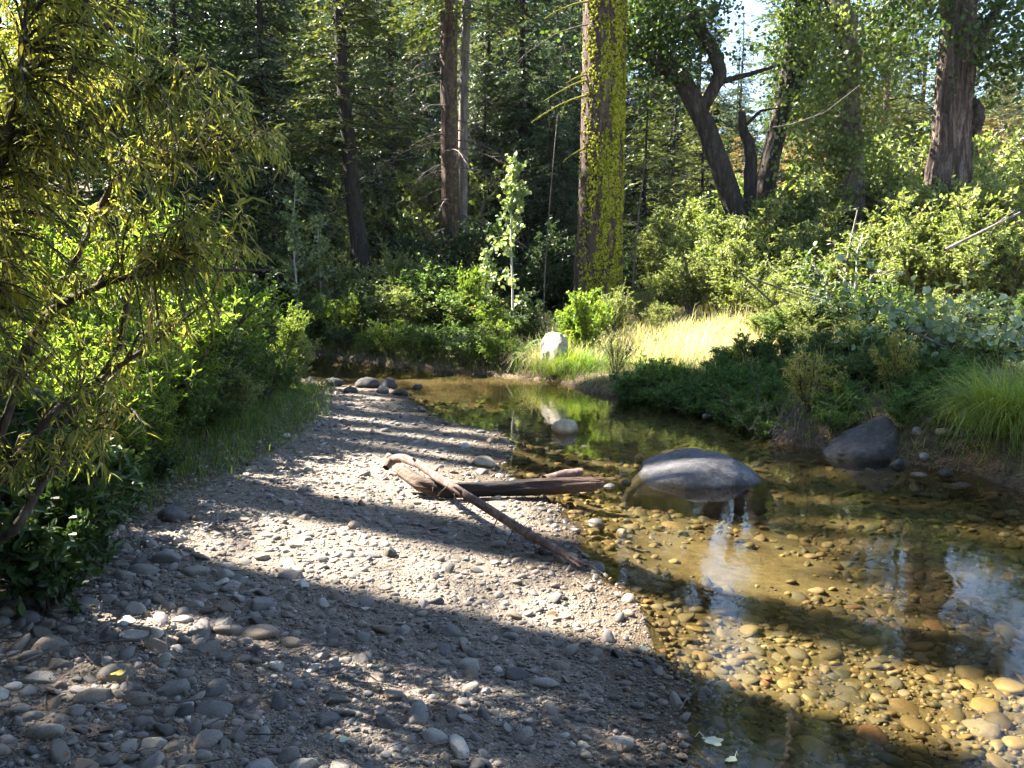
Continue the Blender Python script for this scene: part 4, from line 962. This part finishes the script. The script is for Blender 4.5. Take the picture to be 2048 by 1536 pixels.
e, C, Rr = trunk_tree('cottonwood_tree', 'thick furrowed cottonwood trunk with a burl at the right edge', [(1897, 400, 88), (1897, 350, 76), (1902, 280, 68), (1908, 200, 63), (1912, 120, 60), (1915, 50, 60), (1916, 0, 62)], 17, 'cottonbark', 84, 220, .17, 10,
           crown=([(2000, -20), (2040, 60), (1850, -60), (1990, 130), (1960, 90), (1840, 20), (1930, -160), (2000, -120), (1860, -200), (1960, -200), (1800, -140)], (.5, .6, .45), 8000, .095, .085, 'round', 'cotton'),
           branches=[([(1935, 110, 30), (1965, 60, 22), (2000, 10, 16), (2050, -60, 10)], 'cottonbark')], top=[(0, 0, 4, .3), (.3, 0, 6, .1)])
p = P(1945, 235, 17); b = e.location
v, f = ICO[5]; nn = np.array([noise.fractal(Vector(q) * 3, .8, 2, 4) for q in v])
me = mesh_from('burl', [(v * (1 + .2 * nn)[:, None] * np.array([.2, .2, .34]), f, None)], True); me.materials.append(M['darkbark']); link('burl', me, None, e, (p[0] - b[0], 0, p[2] - b[2]))
for i, (px, pb, pt, Y, wd_, lab) in enumerate([(1105, 560, 230, 20, 2.6, 'thin pale bare stem left of the lichen pine'), (1282, 560, 300, 22, 3.5, 'thin pale bare stem just right of the lichen pine'), (1705, 560, 420, 16, 6, 'pale stem inside the right thicket')]):
    trunk_tree('bare_sapling', lab, [(px - 16, pb, wd_), (px - 5, (pb + pt) / 2, wd_ * .9), (px + 10, pt, wd_ * .4)], Y, 'greybark', 12, 30, .03, 60 + i, cat='sapling', group='pale bare saplings')
# aspen saplings
def sapling(px, ptop, Y, label, n, wpx, L=.085, mat='aspen', lean=8):
    X = P(px, 600, Y)[0]; z = hz(X, Y); H = P(px, ptop, Y)[2] - z; rng = np.random.default_rng(px)
    e = empty('aspen_sapling', (X, Y, z), label, 'sapling', 'aspen saplings'); tz = np.linspace(-.1, H, 14)
    tr = np.stack([lean / F * Y * (tz / H) ** 2 + .03 * np.sin(tz * 2), .03 * np.cos(tz * 1.7), tz], -1)
    me = mesh_from('trunk', tube(tr, np.linspace(.03, .006, 14), 8), True); me.materials.append(M['aspenbark']); link('trunk', me, None, e)
    nb = 34; zb = H * rng.uniform(.2, .98, nb); a = rng.uniform(0, 6.3, nb); ln = wpx / F * Y * rng.uniform(.35, 1, nb) * (1.15 - zb / H)
    ts = np.linspace(0, 1, 5)[None, :, None]; c0 = np.stack([np.interp(zb, tz, tr[:, 0]), np.interp(zb, tz, tr[:, 1]), zb], -1)
    B3 = c0[:, None] + np.stack([np.cos(a), np.sin(a), .55 + 0 * a], -1)[:, None] * ln[:, None, None] * ts
    me = mesh_from('limb', tubes(B3, np.linspace(.008, .003, 5)[None] * np.ones((nb, 1)), 4)); me.materials.append(M['aspenbark']); tag(link('limb', me, None, e), kind='stuff')
    bi = rng.integers(0, nb, n); u = rng.uniform(.2, 1, n)[:, None]; B = c0[bi] + (B3[bi, -1] - c0[bi]) * u + rng.normal(0, .05, (n, 3))
    D = nrmz(rng.normal(0, 1, (n, 3)) + np.array([0, 0, -.4])); Nn = nrmz(np.array([-.4, -.3, .5]) + rng.normal(0, .6, (n, 3)))
    me = mesh_from('foliage', leaves(B, D, Nn, L * rng.uniform(.7, 1.1, n), L * .95 * rng.uniform(.7, 1.1, n), 'round', .1, rng)); me.materials.append(M[mat]); tag(link('foliage', me, None, e), kind='stuff')
sapling(1022, 300, 16.4, 'slim aspen sapling with bright whitish leaves on the far bank', 900, 75)
sapling(592, 340, 19.5, 'aspen sapling with pale leaves left of the leaning dark trunk', 900, 90, lean=4)
sapling(640, 430, 20.0, 'smaller aspen sapling beside the foot of the leaning dark trunk', 600, 70, lean=4)
sapling(970, 500, 17.0, 'low aspen sapling left of the bright whitish one', 350, 60, .07)
# fallen cottonwood branch with pale leaves on the right bank
Y = 9.4; b = P(1960, 735, Y); e = empty('fallen_branch', b, 'fallen pale branch with round whitish-green leaves on the right bank', 'branch')
def lb(px, py, dy=0): p = P(px, py, Y + dy); return np.array([p[0] - b[0], p[1] - b[1], p[2] - b[2]])
me = mesh_from('bough', bark_trunk([lb(2060, 765, .3), lb(1990, 745), lb(1930, 720, -.1), lb(1860, 680, -.1), lb(1800, 650)], [.06, .05, .035, .02, .01], 16, 60, 3, .1)[0], True); me.materials.append(M['greybark']); link('bough', me, None, e)
lv, tw = leaf_crown([lb(1840, 640), lb(1890, 680), lb(1860, 700, -.2), lb(1950, 680, .2), lb(2010, 700), lb(1790, 620, .3), lb(2040, 650, .3), lb(1900, 620, .4)], (.2, .25, .12), 620, .085, .085, 'round', 6, 1.2)
me = mesh_from('foliage', lv); me.materials.append(M['bluegreen']); tag(link('foliage', me, None, e), kind='stuff')
me = mesh_from('twig_spray', tw); me.materials.append(M['deadtwig']); tag(link('twig_spray', me, None, e), kind='stuff')
# long bare sticks of the brush
for i, (pts, Yb, r_, mt_, lab) in enumerate([
        ([(1480, 545), (1560, 620), (1640, 665), (1700, 685)], 12.6, .018, 'deadtwig', 'long bare stick slanting down through the sunlit brush'),
        ([(1500, 555), (1600, 590), (1700, 620)], 13.0, .014, 'deadtwig', 'upper bare stick slanting through the sunlit brush'),
        ([(1890, 500), (1960, 465), (2040, 425)], 13.5, .03, 'greybark', 'pale leaning pole in the right thicket'),
        ([(1545, 255), (1580, 250), (1650, 225), (1720, 170)], 14.5, .012, 'deadtwig', 'bare pale twig arching before the upright dark cottonwood')]):
    q = np.array([P(a, b_, Yb + .15 * k) for k, (a, b_) in enumerate(pts)]); o0 = q[0].copy()
    me = mesh_from('stick', bark_trunk(q - o0, np.linspace(r_, r_ * .5, len(q)), 10, 40, i, .08)[0] + dead_branch(q[1] - o0, nrmz(q[2] - q[1]), .7, 70 + i, r_ * .5, 8, -.1), True); me.materials.append(M[mt_])
    tag(link('bare_stick', me, None, None, o0), lab, 'stick')
# heap of dead twigs
c = G(1600, 880, .05); rng = np.random.default_rng(4); n = 130
st = np.array([c[0], c[1] + .15, .08]) + rng.normal(0, 1, (n, 3)) * np.array([.22, .2, .03]); dv = nrmz(np.array([.55, .1, .6]) + rng.normal(0, .35, (n, 3)))
tt = np.linspace(0, 1, 6)[None, :, None]; T3 = st[:, None] + dv[:, None] * rng.uniform(.15, .55, (n, 1, 1)) * tt + rng.normal(0, .012, (n, 6, 3)) - st[0]
me = mesh_from('twig_heap', tubes(T3, np.linspace(.005, .0015, 6)[None] * np.ones((n, 1)), 4)); me.materials.append(M['deadtwig'])
tag(link('twig_heap', me, None, None, st[0]), 'heap of dead grey twigs at the water under the willow shrub', 'twigs', kind='stuff')

# ------------------------------------------------------------------ the logs on the bar
e = empty('fallen_log', G(1140, 1115, .0), 'long slender reddish log lying across the charred log', 'log'); b = np.array(e.location)
lp_ = [G(772, 934, .12), G(783, 918, .17), G(805, 915, .2), G(840, 930, .22), G(880, 958, .24), G(960, 1008, .2), G(1040, 1058, .14), G(1100, 1092, .09), G(1142, 1117, .06)]
ch, C, Rr = bark_trunk(np.array(lp_) - b, [.028, .039, .035, .030, .029, .028, .027, .025, .016], 28, 160, 12, .10, 6)
me = mesh_from('trunk', ch, True); me.materials.append(M['logwood']); link('trunk', me, None, e)
rng = np.random.default_rng(8)
for i in range(9):      # bark strips and stubs hanging from it
    k = rng.integers(50, 150); s_ = C[k]; dv = nrmz(np.array([rng.normal(0, .6), -.6, -.7 + rng.normal(0, .4)]))
    me = mesh_from('bark_strip', dead_branch(s_ + dv * Rr[k] * .9, dv, rng.uniform(.04, .13), 90 + i, .005, 2, .3), True); me.materials.append(M['twig']); link('bark_strip', me, None, e)
for i, k in enumerate((34, 62, 95, 118)):      # knot stubs
    dv = nrmz(np.array([rng.normal(0, .5) + (.4 if i % 2 else -.4), -.3, .75])); ts = np.linspace(0, 1, 5)[:, None]
    me = mesh_from('knot_stub', tube(C[k] + dv * (Rr[k] * .6 + ts * rng.uniform(.03, .07)), np.linspace(.014, .006, 5), 7, True, .12, rng), True); me.materials.append(M['logwood']); link('knot_stub', me, None, e)
ax = nrmz(C[-1] - C[-8])
for i in range(7):      # splintered tip
    o_ = rng.normal(0, .009, 3); L_ = rng.uniform(.03, .10); me = mesh_from('splinter', tube([C[-1] - ax * .02 + o_, C[-1] + ax * L_ * .6 + o_ * 1.1, C[-1] + ax * L_ + o_ * 1.3], [.009, .006, .001], 5)); me.materials.append(M['logwood']); link('splinter', me, None, e)
# charred log: black in the middle, brown to the right, raw stub at the left
m, t, out = newmat('charred_log'); M['char'] = m
v = coords(t); sp = N(t, 'SeparateXYZ'); t.links.new(v, sp.inputs[0])
n1 = tex(t, coords(t, (.35, 3, 3)), 12, 6, .65); n2 = tex(t, v, 5, 4)
f = math_(t, 'ADD', math_(t, 'MULTIPLY', sp.outputs[0], .68), math_(t, 'MULTIPLY', math_(t, 'SUBTRACT', n2.outputs[0], .5), .25))
c_ = ramp(t, f, [(0, (.11, .08, .06)), (.15, (.09, .06, .045)), (.22, (.012, .011, .011)), (.60, (.014, .012, .011)), (.78, (.055, .03, .022)), (1, (.09, .055, .04))]).outputs[0]
t.nodes[-1].color_ramp.elements[0].position = 0
c_ = mix(t, 1, c_, ramp(t, n1.outputs[0], [(.3, (.55, .55, .55)), (.7, (1.4, 1.35, 1.3))]).outputs[0], 'MULTIPLY')
princ(t, out, c_, .75, bump(t, n1.outputs[0], .8, .02), .3)
b = np.array(G(800, 985, 0)); e = empty('charred_log', b, 'short thick log charred black, with a raw broken left end', 'log')
lp_ = [G(803, 942, .20), G(840, 968, .15), G(885, 982, .11), G(960, 978, .10), G(1080, 974, .09), G(1186, 968, .08)]
ch, C, Rr = bark_trunk(np.array(lp_) - b, [.045, .053, .05, .053, .058, .052], 32, 120, 15, .2, 5)
me = mesh_from('trunk', ch, True); me.materials.append(M['char']); link('trunk', me, None, e)
ax = nrmz(C[-1] - C[-8])
for i in range(14):
    a_ = i * 2.4; o_ = np.array([0, math.cos(a_), math.sin(a_)]) * .045 * rng.random() ** .5; L_ = rng.uniform(.03, .12)
    me2 = mesh_from('splinter', tube([C[-1] - ax * .03 + o_, C[-1] + ax * L_ * .6 + o_, C[-1] + ax * L_ + o_ * 1.2], [.016, .011, .002], 5)); me2.materials.append(M['char']); link('splinter', me2, None, e)
q = np.array([G(1090, 962, .12), G(1130, 950, .14), G(1165, 943, .16)]) - b
me = mesh_from('split_stub', bark_trunk(q, [.045, .04, .025], 18, 40, 16, .2, 5)[0], True); me.materials.append(M['logwood']); link('split_stub', me, None, e)

# ------------------------------------------------------------------ litter
def flat_leaf(px, py, s, mat, label, lobes=5, z=None, rot=0):
    c = G(px, py, 0); zz = (hz(c[0], c[1]) + .03) if z is None else z
    th = np.linspace(0, 2 * np.pi, 40, endpoint=False); r = s * (.72 + .28 * np.abs(np.cos(th * lobes / 2))) * (1 + .08 * np.sin(th * 7))
    v = np.stack([np.cos(th) * r, np.sin(th) * r * .8, .1 * s * np.sin(th * 2)], -1); v = np.vstack([v, [[0, 0, .02 * s]]])
    f = np.array([[i, (i + 1) % 40, 40] for i in range(40)]); stalk = tube([(s * .7, 0, 0), (s * 1.2, .1 * s, .02), (s * 1.6, .25 * s, .0)], .0018, 4)
    me = mesh_from('fallen_leaf', [(v, f, None)] + stalk, True); me.materials.append(M[mat]); o = link('fallen_leaf', me, None, None, (c[0], c[1], zz)); o.rotation_euler = (0, 0, rot)
    tag(o, label, 'leaf', 'fallen leaves')
flat_leaf(240, 1420, .028, 'yellowleaf', 'yellow lobed leaf lying on the dark gravel at lower left', 5, None, .4)
flat_leaf(1425, 1484, .038, 'whiteleaf', 'pale lobed leaf floating near the gravel edge at the bottom', 5, .006, 2.6)
flat_leaf(1462, 1522, .022, 'whiteleaf', 'small pale leaf floating at the very bottom of the water', 2, .006, .5)
flat_leaf(188, 1278, .022, 'whiteleaf', 'small cream leaf among the stones at left', 3, None, 1)
flat_leaf(1105, 1248, .026, 'brownleaf', 'brown curled leaf at the edge of the sunlit gravel', 3, None, 1)
flat_leaf(690, 1530, .022, 'whiteleaf', 'cream leaf fragment at the bottom edge of the gravel', 3, None, 2)
flat_leaf(1290, 1312, .024, 'whiteleaf', 'white leaf between pebbles at the water edge', 3, None, 2)
for i, (pts, r_, lab) in enumerate([([(45, 1395), (120, 1360), (190, 1345), (285, 1342)], .005, 'long thin stick lying across the dark stones at lower left'),
        ([(205, 1368), (208, 1392), (232, 1400), (272, 1386)], .005, 'small curved stick below the long thin stick'),
        ([(284, 1096), (300, 1080), (318, 1072)], .006, 'short grey stick beside the pale rounded stone'),
        ([(330, 1075), (390, 1048), (402, 1036)], .005, 'bent twig behind the pale rounded stone'),
        ([(1065, 1040), (1040, 1065), (1010, 1090)], .004, 'thin twig lying under the long log'),
        ([(1130, 1118), (1180, 1132), (1215, 1142)], .005, 'thin twig at the waterline below the log tip')]):
    q = np.array([G(a, b_, .03) for a, b_ in pts]); q[:, 2] = Hq(q[:, 0], q[:, 1]) + .03; o0 = q[0].copy()
    me = mesh_from('stick', bark_trunk(q - o0, np.linspace(r_, r_ * .6, len(q)), 8, 24, i, .1)[0], True); me.materials.append(M['deadtwig']); tag(link('thin_stick', me, None, None, o0), lab, 'stick', 'sticks on the gravel')
rng = np.random.default_rng(15); pn, dn = sample_bar(900, rng, 2.4, 7); a = rng.uniform(0, 6.3, len(pn)); L = rng.uniform(.05, .14, len(pn))
dv = np.stack([np.cos(a) * L, np.sin(a) * L, rng.normal(0, .01, len(a))], -1); md = rng.normal(0, .01, (len(a), 3)); s_ = pn + np.array([0, 0, .02])
T3 = np.stack([s_, s_ + dv * .5 + md, s_ + dv], 1)
me = mesh_from('pine_needles', tubes(T3, np.full((len(a), 3), .0013), 3)); me.materials.append(M['logwood']); tag(link('pine_needles', me, None, None), 'dry pine needles scattered over the gravel', 'needles', kind='stuff')

rng = np.random.default_rng(17); pn, dn = sample_bar(260, rng, 2.4, 9); k = len(pn); a = rng.uniform(0, 6.3, k); L = rng.uniform(.05, .22, k); ts = np.linspace(0, 1, 6)[None, :, None]
T3 = pn[:, None] + np.array([0, 0, .025]) + np.stack([np.cos(a), np.sin(a), 0 * a], -1)[:, None] * L[:, None, None] * ts + np.cumsum(rng.normal(0, .005, (k, 6, 3)), 1) * np.array([1, 1, .3])
me = mesh_from('twig_litter', tubes(T3, np.linspace(.0035, .0015, 6)[None] * np.ones((k, 1)), 5)); me.materials.append(M['deadtwig']); tag(link('twig_litter', me, None, None), 'small dead twigs strewn over the gravel bar', 'twigs', kind='stuff')
rng = np.random.default_rng(16); pn, dn = sample_bar(2600, rng, 2.4, 9); ed = pn[:, 0] - np.interp(pn[:, 1], EY, EX); pn = pn[rng.random(len(pn)) < np.exp(-np.maximum(ed, 0) / .7) + .12]; k = len(pn); sz = rng.uniform(.008, .028, k)
me = mesh_from('leaf_litter', leaves(pn + np.array([0, 0, .022]), nrmz(rng.normal(size=(k, 3)) * np.array([1, 1, .25])), nrmz(np.array([0, 0, 1.]) + rng.normal(0, .35, (k, 3))), sz, sz * .6, 'broad', .3, rng)); me.materials.append(M['brownleaf'])
tag(link('leaf_litter', me, None, None), 'small dry brown leaves littering the gravel', 'litter', kind='stuff')

# ------------------------------------------------------------------ the willow at the left
rng = np.random.default_rng(33)
wb = np.array([-2.75, 3.7, hz(-2.75, 3.7)]); e = empty('willow_tree', wb, 'yellow-green willow with drooping narrow leaves filling the left side', 'tree')
limbs = []
for pts in [[(-40, 1010, 4.6), (110, 820, 4.7), (200, 760, 4.8), (300, 690, 4.8), (420, 600, 4.8)], [(-30, 960, 4.9), (60, 700, 5.0), (170, 480, 4.9), (230, 355, 4.8), (330, 330, 4.7), (520, 290, 4.7)],
            [(-60, 900, 5.0), (0, 600, 4.9), (60, 350, 4.7), (140, 150, 4.5), (230, 30, 4.4)], [(60, 900, 5.6), (170, 800, 5.4), (240, 700, 5.3), (260, 560, 5.2), (360, 480, 5.1), (500, 470, 5.2)],
            [(-80, 800, 4.4), (-20, 420, 4.2), (40, 150, 4.0), (60, -60, 4.0)], [(100, 620, 4.9), (220, 560, 4.6), (350, 540, 4.5), (540, 540, 4.8)], [(0, 480, 4.7), (150, 260, 4.5), (300, 180, 4.4), (400, 140, 4.4)],
            [(-20, 300, 4.6), (130, 60, 4.5), (250, -60, 4.5)], [(30, 1060, 4.4), (90, 960, 4.5), (150, 900, 4.6), (220, 840, 4.7)]]:
    q = np.array([P(p[0], p[1], p[2] * .76) for p in pts]) - wb
    q = np.vstack([[np.array([rng.normal(0, .12), rng.normal(0, .12), -.1])], q]); limbs.append(q)
for i, q in enumerate(limbs):
    me = mesh_from('limb', bark_trunk(q, np.linspace(.024, .005, len(q)), 12, 70, 30 + i, .08)[0], True); me.materials.append(M['twig']); link('limb', me, None, e)
LP = np.concatenate([np.stack([np.interp(np.linspace(0, 1, 40), np.linspace(0, 1, len(q)), q[:, i]) for i in range(3)], -1)[10:] for q in limbs])
def env(px, py):      # outline of the willow in the picture
    right = np.interp(py, [-100, 0, 60, 130, 200, 300, 400, 470, 540, 600, 700, 800, 900, 1000], [300, 240, 330, 400, 520, 600, 500, 480, 600, 480, 360, 300, 260, 150])
    return px < right
tips = []
while len(tips) < 800:
    px, py = rng.uniform(-50, 620), rng.uniform(-140, 960)
    if env(px - 70 * noise.noise(Vector((py * .013, px * .008, 0))) , py) and noise.noise(Vector((px * .011, py * .011, 3))) > -.32 and rng.random() < np.interp(py, [-140, 300, 450, 960], [1, .95, .75, .5]):
        fx = max(px, 0) / 600; tips.append(P(px, py, rng.uniform(2.9, 3.75) + .2 * fx))
tips = np.array(tips) - wb
T3 = []
for tp0 in tips:
    dl = np.linalg.norm(LP - tp0 - np.array([-.15, 0, .0]), axis=1); j = np.argmin(dl + rng.random(len(dl)) * .25); a0 = LP[j]
    ddv = tp0 - a0; L = np.linalg.norm(ddv)
    if L > .6: a0 = tp0 - ddv / L * .6 + np.array([0, 0, .0])
    mid = (a0 + tp0) / 2 + np.array([0, 0, .10 + .12 * rng.random()])
    tt = np.linspace(0, 1, 8)[:, None]; T3.append((1 - tt) ** 2 * a0 + 2 * tt * (1 - tt) * mid + tt ** 2 * tp0)
T3 = np.array(T3)
me = mesh_from('branchlet_spray', tubes(T3, np.linspace(.005, .0015, 8)[None] * np.ones((len(T3), 1)), 4)); me.materials.append(M['twig']); tag(link('branchlet_spray', me, None, e), kind='stuff')
nl = 20; ti = np.repeat(np.arange(len(T3)), nl); u = np.tile(np.linspace(.12, 1, nl), len(T3)) + rng.normal(0, .02, len(ti)); u = np.clip(u, 0, .999)
g = u * 7; g0 = g.astype(int); gf = (g - g0)[:, None]; B = T3[ti, g0] * (1 - gf) + T3[ti, g0 + 1] * gf; td = nrmz(T3[ti, g0 + 1] - T3[ti, g0])
n = len(B); D = nrmz(td * .5 + nrmz(rng.normal(size=(n, 3))) * .75 + np.array([0, 0, -.45])); Nn = nrmz(np.array([0, 0, .7]) + rng.normal(0, .6, (n, 3)))
Ll = rng.uniform(.04, .092, n); Wl = Ll * rng.uniform(.085, .125, n)
app = Ll / np.linalg.norm(B + wb - np.array([0, 0, CAM_H]), axis=1)
bx = (B + wb); vis = (bx[:, 0] / bx[:, 1] > -.58)
order = np.argsort(-app * vis); one = order[:300]; rest = order[300:]
me = mesh_from('leaf_mass', leaves(B[rest], D[rest], Nn[rest], Ll[rest], Wl[rest], 'lance', .28, rng, rng.random(len(T3))[ti[rest]])); me.materials.append(M['willow']); tag(link('leaf_mass', me, None, e), kind='stuff')
lm = []
for k in range(8):
    me = mesh_from('leaf', leaves(np.zeros((1, 3)), np.array([[1., 0, 0]]), np.array([[0, 0, 1.]]), 1, .135, 'lance', .15 + .05 * k, rng)); me.materials.append(M['willow']); lm.append(me)
for i in one:
    xd = Vector(D[i]); sd = xd.cross(Vector(Nn[i])).normalized(); up = sd.cross(xd)
    o = link('leaf', lm[rng.integers(8)], None, e, B[i]); o.rotation_euler = Matrix((xd, -sd, up)).transposed().to_euler(); o.scale = (Ll[i],) * 3
# brown seed clusters hanging in the lower left bush
for i, (px, py, Y_) in enumerate([(205, 850, 4.9), (225, 955, 4.6), (190, 985, 4.3), (225, 1000, 4.4)]):
    c = np.array(P(px, py, Y_)); k = 60; B = rng.normal(0, 1, (k, 3)) * np.array([.035, .03, .05])
    me = mesh_from('dry_leaf_cluster', leaves(B, nrmz(rng.normal(size=(k, 3)) + np.array([0, 0, -1])), nrmz(rng.normal(size=(k, 3))), .03, .012, 'broad', .3, rng)); me.materials.append(M['brownleaf'])
    tag(link('dry_leaf_cluster', me, None, None, c), 'dry brown leaf cluster hanging in the lower left bush, %s from the top' % ORD[i], 'dry leaves', 'dry clusters', 'stuff')

# ------------------------------------------------------------------ thin sunlit air
m, t, out = newmat('hazy_air')
pv = N(t, 'VolumePrincipled', Density=.0002); pv.inputs['Color'].default_value = (.9, .95, 1, 1)
t.links.new(pv.outputs[0], out.inputs['Volume'])
hx0, hx1, hy0, hy1, hz0, hz1 = xs[0] - 3, xs[-1] + 3, ys[0] - 3, ys[-1] + 3, float(ZZ.min()) - 1, float(ZZ.max()) + 45
v = np.array([[x, y, z] for z in (hz0, hz1) for y in (hy0, hy1) for x in (hx0, hx1)]); f = np.array([[0, 2, 3, 1], [4, 5, 7, 6], [0, 1, 5, 4], [2, 6, 7, 3], [0, 4, 6, 2], [1, 3, 7, 5]])
me = mesh_from('haze', [(v, f, None)]); me.materials.append(m); tag(link('haze', me), kind='stuff')
